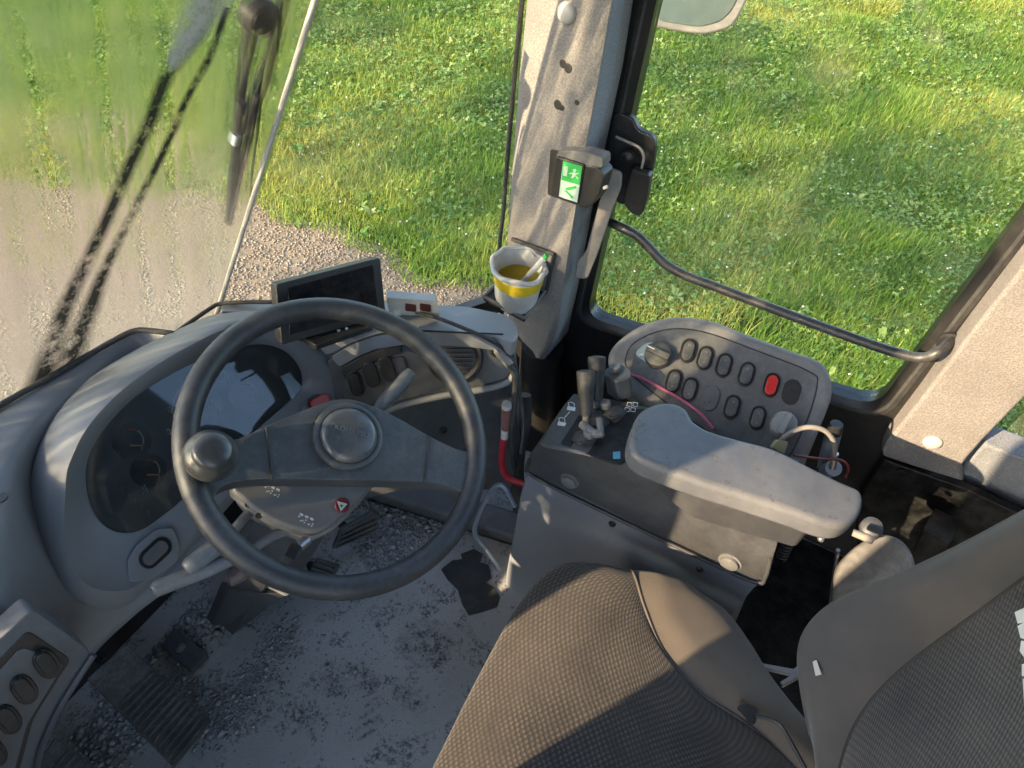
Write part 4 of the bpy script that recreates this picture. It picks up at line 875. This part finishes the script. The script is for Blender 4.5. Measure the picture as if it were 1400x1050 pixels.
for pts_, wd_ in (([(486, 1000), (500, 990), (522, 978)], 12), ([(490, 985), (504, 974), (524, 962)], 11), ([(498, 968), (510, 958), (526, 948)], 10), ([(488, 1012), (502, 1004), (516, 996)], 9), ([(540, 940), (556, 952), (580, 975)], 40), ([(478, 905), (496, 925), (508, 950)], 44), ([(446, 905), (456, 930), (462, 955)], 46), ([(540, 880), (575, 886), (612, 905)], 60), ([(560, 850), (600, 872), (632, 880)], 50), ([(430, 850), (450, 842), (474, 838)], 18), ([(400, 960), (420, 985), (430, 1015)], 24), ([(620, 850), (640, 862), (650, 880)], 18)):
    C_ = spl([U(a, b, z=.0016) for a, b in pts_], 6); v = []; uv = []; f = []
    for i, c in enumerate(C_):
        tg = (C_[min(i+1, len(C_)-1)]-C_[max(i-1, 0)]).normalized(); sd = tg.cross(Vector((0, 0, 1))); h = wd_*mpp(c)*.5*math.sin(math.pi*(i+.6)/(len(C_)+.2))**.5
        v += [c-sd*h, c+sd*h]; uv += [(i*.01, 0), (i*.01, 1)]
    newobj('smudge', v, [[2*i, 2*i+1, 2*i+3, 2*i+2] for i in range(len(C_)-1)], M['scuff'], bp, uv=uv, sharp=0)
def crumbs(n, cxy, spread, r):
    c = [U(a, b, z=0) for a, b in cxy]; idx = rng.integers(0, len(c), n); P = np.array(c)[idx]+np.concatenate([rng.normal(0, spread, (n, 2)), np.zeros((n, 1))], 1)
    rr = r*rng.lognormal(0, .45, n); return P, rr
P1, r1 = crumbs(5200, [(545, 690), (590, 700), (560, 730), (620, 700), (530, 760), (520, 740)], .028, .0021)
P2, r2 = crumbs(2600, [(320, 960), (350, 930), (300, 990), (280, 960), (380, 880), (240, 940)], .026, .0018)
P3, r3 = crumbs(3600, [(200, 860), (220, 840), (180, 900), (110, 980), (150, 1010), (100, 960), (260, 850)], .035, .0032)
P4, r4 = crumbs(900, [(450, 870), (520, 850), (420, 940), (560, 900), (480, 1000), (430, 820), (640, 780)], .07, .0013)
P = np.concatenate([P1, P2, P3, P4]); r = np.concatenate([r1, r2, r3, r4])
k = (P[:, 2] > -1) & (P[:, 1] < .60) & (P[:, 0] > -.7)
stones('floor_dirt', P[k, 0], P[k, 1], r[k]*.3, np.clip(r[k], .0006, .009), M['crumb'], 'loose crumbs of dried dirt on the cab floor')

# ================================================================ SIDE CONSOLE
XC = .32; CS = plane(Vector((XC, -.2, .4)), (1, 0, 0))
co = thing('side_console', U(860, 760, x=.4), 'grey side console with dark moulded cover right of the seat', 'console')
low = [(722, 643), (760, 664), (840, 703), (960, 760), (1042, 796), (1030, 806), (1000, 842), (985, 900), (880, 900), (760, 860), (716, 826), (690, 802), (692, 780), (712, 670)]
plate('box', low, (Vector((XC+.004, -.2, .4)), Vector((-1, 0, 0))), .22, M['cons'], co, .006, vec=Vector((.22, -.01, 0)))
CS2 = (Vector((XC+.003, 0, 0)), Vector((-1, 0, 0)))
rear = [(849, 708), (880, 723), (960, 761), (1040, 797), (1028, 806), (1000, 842), (985, 895), (860, 860), (798, 792), (810, 768)]
plate('rear_panel', rear, CS2, .004, M['cons'], co, .0012)
for a, b in ((837, 716), (957, 778), (935, 830)):
    lathe('screw', [(.0065, 0), (.0065, .002), (.005, .004), (.0035, .0042), (.003, .002), (0, .002)], U(a, b, pl=CS2), (-1, 0, 0), M['black'], co, 16)
tube('joint_bead', [U(a, b, pl=CS2, off=.004) for a, b in ((724, 628), (720, 640), (724, 648), (760, 668), (840, 707), (960, 764), (1032, 796), (1046, 790), (1054, 762))], .0036, M['cons_dark'], co, 10)
# cover: dark moulding above the box, lofted from side profile to far side
side = [(723, 643), (724, 622), (738, 606), (790, 616), (858, 634), (895, 655), (950, 676), (1010, 694), (1064, 714), (1062, 745), (1048, 788), (1035, 792), (960, 757), (840, 700), (760, 661)]
A_ = [U(a, b, x=XC) for a, b in side]
def sc_(p, x, dz=0, dy=0): return Vector((x, p.y+dy, p.z+dz))
ctr_ = sum(A_, Vector())/len(A_)
in1 = [p.lerp(ctr_, .04)+Vector((-.004, 0, 0)) for p in A_]
far = [sc_(p, XC+.135) for p in A_]
loft('cover', [in1, A_, [sc_(p, XC+.05) for p in A_], far], M['cons_dark'], co, cap0=True, cap1=True, sharp=35)
for a, b, r_ in ((779, 657, 11), (998, 768, 13)):
    c = U(a, b, x=XC-.004); r_ *= mpp(c); lathe('plug', [(r_*1.25, 0), (r_*1.25, .0015), (r_, .002), (r_*.95, .007), (r_*.6, .0095), (0, .010)], c, (-1, 0, 0), M['bolt'], co, 28)
# top lever bed
zt = U(790, 612, x=XC).z
TOPz = zt+.002
A1, A2, A3 = U(738, 606, x=XC), U(858, 634, x=XC), sc_(U(738, 606, x=XC), XC+.25)
TP = plane3(A1, A2, A3)
plate('lever_bed', rpoly([(792, 566), (884, 558), (905, 585), (850, 634), (838, 633), (765, 607)], 5), TP, .004, M['wiper'], co, .001, off=.003)
def symbol(px, name='lock_symbol', pl=TP, mat='white'): plate(name, px, pl, .0006, M[mat], co, 0, off=.0012)
for (ox, oy) in ((781, 557), (768, 578)):
    symbol([(ox-5, oy-2), (ox+6, oy), (ox+5, oy+5), (ox-6, oy+3)])
    tube('lock_symbol', [U(ox+dx, oy+dy, pl=TP, off=.001) for dx, dy in ((-3, -2), (-4, -6), (0, -7), (4, -5), (4, -1))], .0007, M['white'], co, 6)
tube('arrow_symbol', [U(a, b, pl=TP, off=.001) for a, b in ((779, 563), (772, 571))], .0009, M['white'], co, 6, n=0)
plate('blue_mark', rpoly([(838, 618), (848, 617), (848, 627), (838, 627)], 1), TP, .0006, M['blue'], co, 0, off=.0045)
for i in range(2):
    for j in range(2):
        ox, oy = 861+8*i-3*j, 553+7*j
        tube('pattern_symbol', [U(a, b, pl=TP, off=.004) for a, b in ((ox-3, oy-3), (ox+3, oy-2), (ox+2, oy+3), (ox-4, oy+2), (ox-3, oy-3))], .0006, M['white'], co, 6, n=0)
# boots and levers
for (a, b) in ((793, 596), (812, 576), (836, 562)):
    q = [(a-14, b+4), (a+4, b-10), (a+22, b), (a+6, b+15)]
    bt = plate('boot', rpoly(q, 3), TP, .004, M['rubber'], co, .001, off=.006)
    for k in range(3): 
        c = U(a+4, b+2, pl=TP, off=.006+.003*k); lathe('boot_fold', [(.016-.003*k, -.001), (.017-.003*k, .0015), (.015-.003*k, .003)], c, TP[1], M['rubber'], bt, 20)
def lever(bx, by, tx, ty, h0, h1, r):
    a = U(bx, by, pl=TP, off=h0); b = U(tx, ty, pl=TP, off=h1)
    g = tube('lever', [U(bx, by+10, pl=TP, off=.004), a], .006, M['tape'], co, 12, n=0)
    tube('lever_grip', [a, a.lerp(b, .2), a.lerp(b, .6), a.lerp(b, .93), b.lerp(a, .02), b], [r*.68, r*.74, r*.9, r*1.02, r*.98, r*.6], plastic('grip_black', (.006, .006, .006), .6, .22, 26, 700, .3), g, 22, n=0)
    return g
lever(801, 567, 801, 506, .020, .085, .0158)
lever(816, 546, 816, 487, .020, .085, .0155)
cl2 = tube('lever_clamp', [U(796, 580, pl=TP, off=.018), U(812, 592, pl=TP, off=.018), U(824, 592, pl=TP, off=.018)], .0075, M['dusty'], co, 14)
tube('clamp_post', [U(822, 596, pl=TP, off=.016), U(819, 572, pl=TP, off=.032)], .0055, M['dusty'], cl2, 12, n=0)
lathe('clamp_boss', [(.0095, 0), (.0095, .010), (.006, .012), (.004, .011), (0, .011)], U(806, 596, pl=TP, off=.012), TP[1], M['dusty'], cl2, 18)
lathe('clamp_boss', [(.0095, 0), (.0095, .010), (.006, .012), (.004, .011), (0, .011)], U(828, 556, pl=TP, off=.012), TP[1], M['dusty'], cl2, 18)
bx_ = plate('switch_box', rpoly([(828, 503), (850, 496), (862, 506), (862, 516), (842, 522), (826, 512)], 3), plane(U(845, 510, pl=TP, off=.045), TP[1]), .045, M['dash_dark'], co, .003)
lathe('box_button', [(.010, 0), (.010, .007), (.007, .009), (0, .009)], U(841, 505, pl=TP, off=.048), TP[1], M['bolt'], bx_, 20)

# ================================================================ SWITCH PANEL
SPP = plane(Vector((.60, -.24, .585)), (-.50, .0, .86))
sp_ = thing('switch_panel', U(990, 560, pl=SPP, off=-.06), 'dusty raised switch panel with rocker switches beside the side window', 'switch panel')
fr = [(831, 486), (846, 463), (880, 441), (925, 431), (975, 437), (1022, 455), (1085, 478), (1120, 491), (1135, 508), (1139, 535), (1132, 560), (1105, 625), (1085, 660), (1020, 650), (950, 610), (862, 540), (838, 512)]
frs = [(p.x, p.y) for p in spl([(a, b, 0) for a, b in fr], 5, True)]
fc = [(857, 484), (876, 463), (917, 450), (966, 455), (1038, 481), (1106, 508), (1117, 526), (1099, 584), (1066, 634), (1010, 612), (953, 580), (866, 514)]
fcs = [(p.x, p.y) for p in spl([(a, b, 0) for a, b in fc], 7, True)]
plate('frame', frs, SPP, .07, M['frame'], sp_, .014, off=.006, seg=5)
plate('face', [(a, b) for a, b in fcs], SPP, .004, M['panel'], sp_, .0015, off=.0075)
tube('face_groove', [U(a, b, pl=SPP, off=.0066) for a, b in fcs], .0013, M['black'], sp_, 6, closed=True, n=0)
SF = (SPP[0]+SPP[1]*.0075, SPP[1])
iconm = plain('printed_icon', (.24, .24, .23), .5)
prk = plastic('panel_rocker', (.05, .05, .049), .45, .45, 30, 900, .1)
for (a, b) in ((941, 479), (964, 489), (990, 499), (1021, 511), (921, 521), (943, 532), (1001, 556), (1036, 571)):
    r_ = rocker(a, b, 34, 22, 17, SF, sp_, prk, off=.001, h=.004)
    c = U(a+1.5, b-5, pl=SF, off=.0085)
    for dx_, dy_, ch_ in ((1.8, -7, random.choice('oxH=#')), (-1.8, 7, random.choice('-o='))):
        textmesh('rocker_mark', ch_, .0085, U(a+dx_, b+dy_, pl=SF, off=.0087), RIGHT, UP, .0002, iconm, r_)
rocker(1055, 526, 34, 22, 17, SF, sp_, M['red'], off=.001, h=.004)
plate('blank_cover', capsule(1082, 536, 36, 25, 17), SF, .003, M['black'], sp_, .001, off=.002)
bl = plate('blank_cover', capsule(971, 544, 35, 23, 17), SF, .004, M['panel'], sp_, .0012, off=.0035)
for a in (963, 970): lathe('pin_hole', [(.0014, 0), (.0014, .0008), (0, .0008)], U(a, 551-(a-963)*.2, pl=SF, off=.0035), SF[1], M['black'], bl, 8)
plate('knob_label', rpoly([(866, 484), (884, 467), (906, 470), (914, 490), (903, 503), (886, 497)], 9), SF, .001, M['palepanel'], sp_, .0003, off=.0012)
plate('label_mark', [(872, 486), (879, 483), (879, 485), (872, 488)], SF, .0005, M['white'], sp_, 0, off=.0018)
def knob(a, b, rpx, mat, bar):
    c = U(a, b, pl=SF, off=.001); k = rpx*mpp(c)
    kn = lathe('rotary_knob', [(k*1.05, 0), (k*1.05, .006), (k, .008), (k*.96, .014), (k*.7, .016), (0, .0165)], c, SF[1], mat, sp_, 36)
    d1 = (U(a+10, b+bar, pl=SF)-U(a-10, b-bar, pl=SF)).normalized(); d2 = SF[1].cross(d1)
    prism('knob_bar', [c+d1*k*.92+d2*k*.25+SF[1]*.012, c-d1*k*.92+d2*k*.25+SF[1]*.012, c-d1*k*.92-d2*k*.25+SF[1]*.012, c+d1*k*.92-d2*k*.25+SF[1]*.012], SF[1]*.014, mat, kn, .002)
    return kn, c, k, d1
kn, c, k, d1 = knob(900, 487, 18, plastic('knob_black', (.025, .025, .023), .5, .45, 22), 5)
prism('knob_pointer', [c+(-d1)*k*.9+SF[1]*.0262, c+(-d1)*k*.3+SF[1]*.0262, c+(-d1)*k*.3+SF[1]*.0262+UP*.0014, c+(-d1)*k*.9+SF[1]*.0262+UP*.0014], SF[1]*.0005, M['white'], kn, 0)
plate('knob_label', rpoly([(1056, 570), (1066, 562), (1082, 563), (1092, 576), (1088, 588), (1064, 590)], 8), SF, .001, M['greydirt'], sp_, .0003, off=.0012)
knob(1071, 583, 17, plastic('knob_dusty', (.28, .27, .25), .6, .8, 14), -20)

# ================================================================ ARMREST
AP = plane3(Vector((.36, -.14, .675)), Vector((.36, -.48, .645)), Vector((.45, -.14, .672)))
ar = thing('armrest', U(1000, 690, x=.42), 'long grey padded armrest mounted over the side console', 'armrest')
arm = [(862, 606), (866, 580), (878, 559), (900, 549), (922, 549), (940, 558), (950, 574), (972, 587), (1010, 598), (1058, 611), (1105, 634), (1150, 656), (1176, 668), (1182, 684), (1176, 704), (1158, 718), (1130, 716), (1085, 700), (1030, 682), (960, 660), (900, 638), (872, 624)]
ao = plate('pad', [(p.x, p.y) for p in spl([(a, b, 0) for a, b in arm], 4, True)], AP, .042, M['arm'], ar, .0115, seg=6)
UP_ = (AP[0]-AP[1]*.046, AP[1])
plate('support', rpoly([(905, 640), (960, 625), (1120, 690), (1110, 725), (1040, 706), (960, 682)], 10), UP_, .05, M['cons_dark'], ar, .01)
for a, b in ((1044, 700), (1122, 735)): lathe('bolt', [(.005, -.006), (.005, .004), (.003, .006), (0, .006)], U(a, b, pl=UP_, off=-.012), (-.8, -.3, 0), M['metal'], ar, 12)
# wiring behind the armrest
wt = thing('wiring_switch', U(1135, 600, x=.60), 'blue grey switch body with black cap behind the armrest', 'switch')
tube('body', [U(1140, 640, x=.56), U(1128, 640, x=.62), U(1140, 590, x=.60)], .014, M['bluemetal'], wt, 16, n=3)
tube('cap', [U(1140, 590, x=.60), U(1144, 580, x=.60)], [.014, .011], M['black'], wt, 16, n=0)
tube('terminal', [U(1138, 640, x=.54), U(1142, 620, x=.545)], .006, M['metal'], wt, 12, n=0)
o = tube('cable', [U(a, b, x=x_) for a, b, x_ in ((1058, 618, .50), (1070, 600, .51), (1086, 589, .52), (1106, 584, .53), (1126, 588, .54), (1138, 600, .545), (1141, 615, .545), (1138, 632, .54))], .0042, M['tape'], None, 10); tag(o, 'arched grey cable between the dusty knob and the wiring switch', 'cable')
o = tube('cable', [U(a, b, x=x_) for a, b, x_ in ((1085, 622, .48), (1110, 626, .50), (1135, 628, .53), (1152, 630, .55), (1160, 640, .56), (1156, 652, .56))], .0022, plain('maroon_wire', (.16, .02, .03), .5), None, 8); tag(o, 'thin maroon wire curling out behind the armrest', 'cable')
o = tube('cable', [U(a, b, pl=SF, off=.006) for a, b in ((862, 512), (880, 518), (910, 534), (940, 552), (958, 566), (975, 586))], .0028, M['pink'], None, 8); tag(o, 'pink cable slanting below the switch panel rockers', 'cable')
o = plate('socket_cap', rpoly([(1056, 612), (1064, 601), (1078, 604), (1072, 622)], 3), plane(Vector((.50, -.4, .6)), (-.6, -.2, .7)), .02, plastic('yellowed', (.38, .31, .14), .5, .5, 30), None, .003); tag(o, 'yellowed plastic socket cap under the dusty knob', 'cap')
# parts below the armrest end
cs_ = [U(1077, 738, x=.50)+Vector((0.02*0, 0, 0))]
a, b = U(1080, 735, x=.50), U(1068, 762, x=.50); ax = (b-a); L_ = ax.length; ax.normalize(); u_ = ax.orthogonal().normalized(); w2 = ax.cross(u_)
o = tube('coil_spring', [a+ax*L_*t_/70+(u_*math.cos(t_*.63)+w2*math.sin(t_*.63))*.010 for t_ in range(71)], .0022, M['black'], None, 8, n=1); tag(o, 'black coil spring hanging under the armrest', 'spring')
o = tube('thin_rod', [U(1146, 752, x=.52), U(1140, 790, x=.52), U(1135, 840, x=.52)], .004, M['metal'], None, 10); tag(o, 'thin upright metal rod below the armrest end', 'rod')
gb = thing('seat_side_cover', U(1195, 790, x=.45), 'dusty grey moulded cover behind the armrest next to the backrest', 'cover')
gv = [(1140, 800), (1146, 775), (1160, 757), (1178, 742), (1200, 731), (1222, 733), (1240, 745), (1252, 770), (1250, 800), (1200, 840), (1145, 835)]
plate('shell', [(p.x, p.y) for p in spl([(a_, b_, 0) for a_, b_ in gv], 4, True)], plane(U(1195, 780, x=.46), (-.55, .1, .8)), .06, M['dusty'], gb, .012, seg=4)
lathe('cap', [(.017, 0), (.019, .01), (.017, .022), (.010, .027), (0, .028)], U(1190, 726, x=.50), (-.3, .2, .9), M['dash_dark'], gb, 20)
tube('release_lever', [U(1166, 728, x=.44), U(1184, 735, x=.44), U(1193, 740, x=.44)], [.006, .007, .006], M['tape'], gb, 10)
o = prism('dark_box', [U(1262, 722, x=.60), U(1300, 742, x=.60), U(1270, 800, x=.60), U(1240, 770, x=.60)], Vector((.08, -.02, -.02)), M['wiper'], None, .003); tag(o, 'small dark box corner showing above the backrest bolster', 'box')
o = plate('seat_slide', [(1036, 905), (1085, 914), (1092, 908), (1094, 925), (1070, 938), (1066, 932), (1082, 922), (1038, 912)], plane(U(1070, 920, z=.44), (0, .2, 1)), .008, M['metal'], None, .002); tag(o, 'pale metal bracket between seat cushion and backrest', 'bracket')

# ================================================================ SEAT
se = thing('driver_seat', Vector((0, -.35, .40)), 'worn fabric driver seat with woven centre and tan velour bolsters', 'seat')
def Z(*a): return [U(p[0], p[1], z=p[2]) for p in a]
# rows run front to back, columns from the left out of frame to the bolster seam
F1 = Z((470, 1330, .455), (530, 1180, .46), (598, 1050, .46), (660, 925, .462), (718, 822, .465), (764, 776, .468), (812, 770, .47), (862, 779, .472))
F0 = [p+Vector((0, -.004, -.09)) for p in F1]; F0b = [p+Vector((0, .004, -.035)) for p in F1]
F2 = Z((560, 1350, .495), (620, 1200, .498), (685, 1070, .50), (738, 950, .50), (785, 858, .50), (818, 812, .50), (846, 796, .498), (869, 790, .495))
F3 = Z((650, 1360, .505), (720, 1230, .505), (785, 1105, .503), (832, 990, .503), (858, 905, .503), (870, 862, .503), (877, 845, .502), (882, 832, .498))
F4 = Z((780, 1380, .50), (840, 1260, .50), (895, 1150, .498), (925, 1050, .498), (932, 975, .50), (925, 925, .502), (916, 905, .502), (907, 890, .498))
F5 = Z((900, 1400, .49), (950, 1290, .49), (1000, 1190, .488), (1015, 1100, .488), (1005, 1030, .492), (985, 985, .496), (970, 962, .497), (954, 945, .494))
F6 = Z((1000, 1400, .48), (1060, 1300, .48), (1100, 1210, .48), (1108, 1130, .48), (1085, 1070, .484), (1060, 1030, .488), (1045, 1010, .49), (1028, 995, .488))
F7 = Z((1100, 1420, .47), (1160, 1330, .47), (1200, 1240, .47), (1200, 1170, .47), (1160, 1120, .475), (1125, 1085, .478), (1108, 1072, .48), (1092, 1060, .48))
patch('cushion', [F0, F0b, F1, F2, F3, F4, F5, F6, F7], M['weave'], se, 8)
seam = [r[-1] for r in (F1, F2, F3, F4, F5, F6, F7)]
mid_ = Z((905, 784, .49), (917, 800, .505), (928, 838, .508), (962, 884, .508), (1010, 930, .505), (1065, 980, .50), (1125, 1040, .49))
rgt = Z((940, 802, .47), (962, 815, .478), (992, 834, .48), (1024, 876, .48), (1050, 918, .48), (1085, 965, .475), (1140, 1030, .47))
und = [p+Vector((.004, 0, -.11)) for p in rgt]
frn = [[p[0]+Vector((0, .006, -.05)) for p in (seam, mid_, rgt)]+[und[0]+Vector((0, .004, 0))]]
frn2 = [[p[0]+Vector((0, 0, -.10)) for p in (seam, mid_, rgt)]+[und[0]+Vector((0, 0, -.02))]]
patch('side_bolster', frn2+frn+[list(t_) for t_ in zip(seam, mid_, rgt, und)], M['velour'], se, 8)
tube('piping', seam, .0028, M['weave_blue'] if False else M['black'], se, 6, n=6).data.materials[0] = plain('piping_brown', (.09, .075, .062), .9)
# cushion base
box('base', (-.20, -.50, .12), (.16, -.16, .37), M['black'], se, .02)
bb = [(1128, 1070, .47), (1112, 1010, .49), (1098, 948, .52), (1093, 893, .56), (1108, 853, .60), (1150, 818, .645), (1220, 790, .70), (1310, 749, .77), (1400, 702, .85), (1500, 648, .93), (1600, 590, 1.0)]
sm = [(1142, 1075, .47), (1160, 1012, .49), (1186, 965, .52), (1222, 925, .56), (1262, 892, .60), (1305, 860, .645), (1352, 826, .70), (1412, 782, .77), (1475, 735, .85), (1560, 680, .93), (1640, 620, 1.0)]
E1 = Z(*bb); S1 = Z(*[(a, b, c+.055) for a, b, c in sm])
bolst = []
for e, s_ in zip(E1, S1):
    m_ = e.lerp(s_, .5)+Vector((-.006, .016, .004)); q_ = e.lerp(s_, .15)+Vector((.0, .010, 0))
    bolst.append([e+Vector((.0, -.10, -.0)), e+Vector((.012, -.05, 0)), e, q_, m_, s_])
patch('backrest_bolster', bolst, M['velour_dark'], se, 7)
ins = [[s_, s_+Vector((-.06, -.006, 0)), s_+Vector((-.14, -.012, 0)), s_+Vector((-.22, -.010, 0)), s_+Vector((-.30, .0, 0))] for s_ in S1]
patch('backrest_insert', ins, M['weave_blue'], se, 7)
tube('backrest_seam', S1, .0024, plain('seam_dark', (.03, .03, .03), .9), se, 6)
IP = plane3(S1[5]+Vector((-.06, -.006, 0)), S1[8]+Vector((-.06, -.006, 0)), S1[6]+Vector((-.14, -.012, 0)))
for q in ([(1387, 837), (1420, 822), (1424, 846), (1391, 852)], [(1391, 856), (1408, 846), (1424, 862), (1424, 880), (1395, 872)], [(1396, 876), (1424, 878), (1430, 905), (1402, 902), (1394, 890)], [(1397, 908), (1430, 902), (1430, 920), (1397, 924)], [(1398, 928), (1430, 924), (1430, 960), (1400, 960)]):
    plate('white_lettering', q, IP, .001, M['white'], se, 0, off=.006)
bk = thing('seat_clip', U(1026, 980, z=.50), 'black clip and cord lying on the seat cushion by the bolster', 'clip')
CUP = plane(U(1028, 982, z=.502), (0, 0, 1))
plate('clip', rpoly([(1008, 966), (1016, 962), (1032, 972), (1036, 968), (1034, 988), (1024, 990), (1022, 980)], 2), CUP, .006, M['black'], bk, .001, off=.006)
tube('cord', [U(a, b, z=.508) for a, b in ((1032, 978), (1050, 982), (1066, 990), (1078, 1008), (1090, 1030), (1104, 1056))], .0028, M['black'], bk, 8)
o = plate('torn_label', [(1111, 905), (1116, 902), (1123, 922), (1115, 924)], plane(U(1117, 914, z=.555)+Vector((-.004, .012, .004)), (-.6, .7, .3)), .001, M['cream'], None, 0, off=.004); tag(o, 'small pale torn label on the backrest side', 'label')

# ================================================================ PILLAR FITTINGS
ex = thing('emergency_hammer_box', U(788, 245, pl=fpl), 'black emergency hammer holder with green and white exit sticker', 'hammer box')
HB = plane3(U(757, 216, pl=fpl, off=.028), U(797, 226, pl=fpl, off=.022), U(753, 266, pl=fpl, off=.028))
plate('back_plate', rpoly([(752, 204), (812, 218), (802, 286), (748, 266)], 3), fpl, .004, M['black'], ex, .001, off=.004)
plate('body', rpoly([(760, 214), (799, 226), (790, 281), (752, 267)], 3), HB, .03, M['black'], ex, .003)
plate('top', rpoly([(762, 207), (778, 206), (802, 209), (824, 216), (824, 230), (798, 228), (760, 216)], 4), plane(HB[0]-HB[1]*.001, HB[1]), .028, M['dusty'], ex, .003, off=-.004)
plate('side', rpoly([(797, 226), (816, 228), (826, 240), (818, 268), (808, 282), (789, 281)], 5), HB, .034, M['black'], ex, .004, off=-.003)
for q in ([(812, 232), (820, 236)], ): pass
sk_ = plate('sticker', [(770, 220), (796, 227.5), (789, 277), (764, 268.5)], HB, .0006, M['pale'], ex, 0, off=.0012)
plate('sticker_green', [(770, 220), (796, 227.5), (792, 253), (767.5, 246)], HB, .0005, M['green'], sk_, 0, off=.0018)
plate('exit_door', [(771, 227), (776.5, 228), (775, 241), (769.5, 240)], HB, .0004, M['pale'], sk_, 0, off=.0024)
for q in ([(783, 232), (787, 231), (788, 234), (785, 236)], [(784, 235), (788, 237), (786, 241), (782, 239)], [(778, 236.5), (784, 236), (784, 237.5), (778, 238)], [(786, 237), (791, 236), (791, 237.5), (787, 239)], [(783, 239), (786, 240.5), (783, 244), (780, 243)], [(786, 240), (789, 242), (791, 244.5), (789, 244.5)]):
    plate('running_figure', q, HB, .0004, M['pale'], sk_, 0, off=.0024)
for q in ([(773, 257), (787, 254), (788, 257), (780, 260), (774, 260)], [(771, 260), (775, 261), (784, 270), (781, 271)]): plate('hammer_symbol', q, HB, .0004, M['green'], sk_, 0, off=.0024)
lathe('seal_pin', [(.003, 0), (.003, .008), (0, .009)], U(826, 257, pl=HB, off=-.01), RIGHT*.5-VIEW, M['greydirt'], ex, 10)

M['liner'] = plastic('white_liner', (.62, .60, .55), .5, .5, 40, 500, .3, (.34, .31, .27))
ch = thing('cup_holder', U(710, 420, pl=fpl), 'square black cup holder frame fixed to the front pillar', 'cup holder')
HF = [U(700, 327, pl=fpl, off=.01), U(758, 348, pl=fpl, off=.006), U(746, 400, pl=fpl, off=.006), U(692, 378, pl=fpl, off=.01)]
prism('back_plate', HF, -fpl[1]*.006, M['frame'], ch, .002)
for p_, q_ in ((0, 1), (1, 2)): tube('frame_bar', [HF[p_], HF[q_]], .0042, M['rubber'], ch, 8, n=0)
TR = [U(661, 407, pl=fpl, off=.105), U(717, 437, pl=fpl, off=.075), U(746, 399, pl=fpl, off=.008), U(692, 376, pl=fpl, off=.012)]
prism('tray', TR, Vector((0, 0, -.008)), M['rubber'], ch, .002)
tl = [p+Vector((0, 0, .003)) for p in TR]
for i in range(4): tube('tray_lip', [tl[i], tl[(i+1) % 4]], .0036, M['frame'], ch, 8, n=0)
jc = U(705, 410, pl=fpl, off=.050); jax = (U(711, 362, pl=fpl, off=.055)-jc); jh = jax.length; jax.normalize(); k_ = mpp(jc)
jar = thing('jar', jc, 'dusty clear plastic jar with a yellow band standing in the cup holder', 'jar')
prof = [(26, 0), (29, .02), (31, .45), (33, .8), (35, 1.0)]
lathe('body', [(24*k_, 0)]+[(r_*k_, h_*jh) for r_, h_ in prof]+[(r_*k_*.95, h_*jh) for r_, h_ in prof[::-1]][:-1]+[(24*k_*.9, jh*.03)], jc, jax, M['liner'], jar, 40, sharp=30)
lathe('band', [(32.6*k_, jh*.58), (34.4*k_, jh*.86), (33.4*k_, jh*.87), (31.8*k_, jh*.58)], jc, jax, M['yellow'], jar, 40)
ju = jax.orthogonal().normalized(); jv = jax.cross(ju)
tube('rim', [jc+jax*(jh*1.0+rng.normal(0, .003))+(ju*math.cos(a)+jv*math.sin(a))*(34.5+rng.normal(0, 1.6))*k_ for a in np.linspace(0, 2*math.pi, 19)[:-1]], 3.2*k_, M['greydirt'], jar, 12, closed=True, n=4)
pn = thing('marker_pen', jc+jax*.02, 'white tube with a bright green tip leaning out of the jar', 'pen')
pa, pb = jc+jax*jh*.35, U(748, 349, pl=fpl, off=.03)
tube('barrel', [pa, pa.lerp(pb, .93)], [.0045, .0062], M['greydirt'], pn, 14, n=0); tube('tip', [pa.lerp(pb, .93), pb], .005, M['green'], pn, 14, n=0)
pn2 = thing('marker_pen', jc+jax*.01, 'small white tube with green end lying at the foot of the jar', 'pen')
pa, pb = U(683, 409, pl=fpl, off=.088), U(692, 396, pl=fpl, off=.088)
tube('barrel', [pa, pb], .0042, M['greydirt'], pn2, 12, n=0); tube('tip', [pb, pb+(pb-pa)*.3], .0046, M['green'], pn2, 12, n=0)
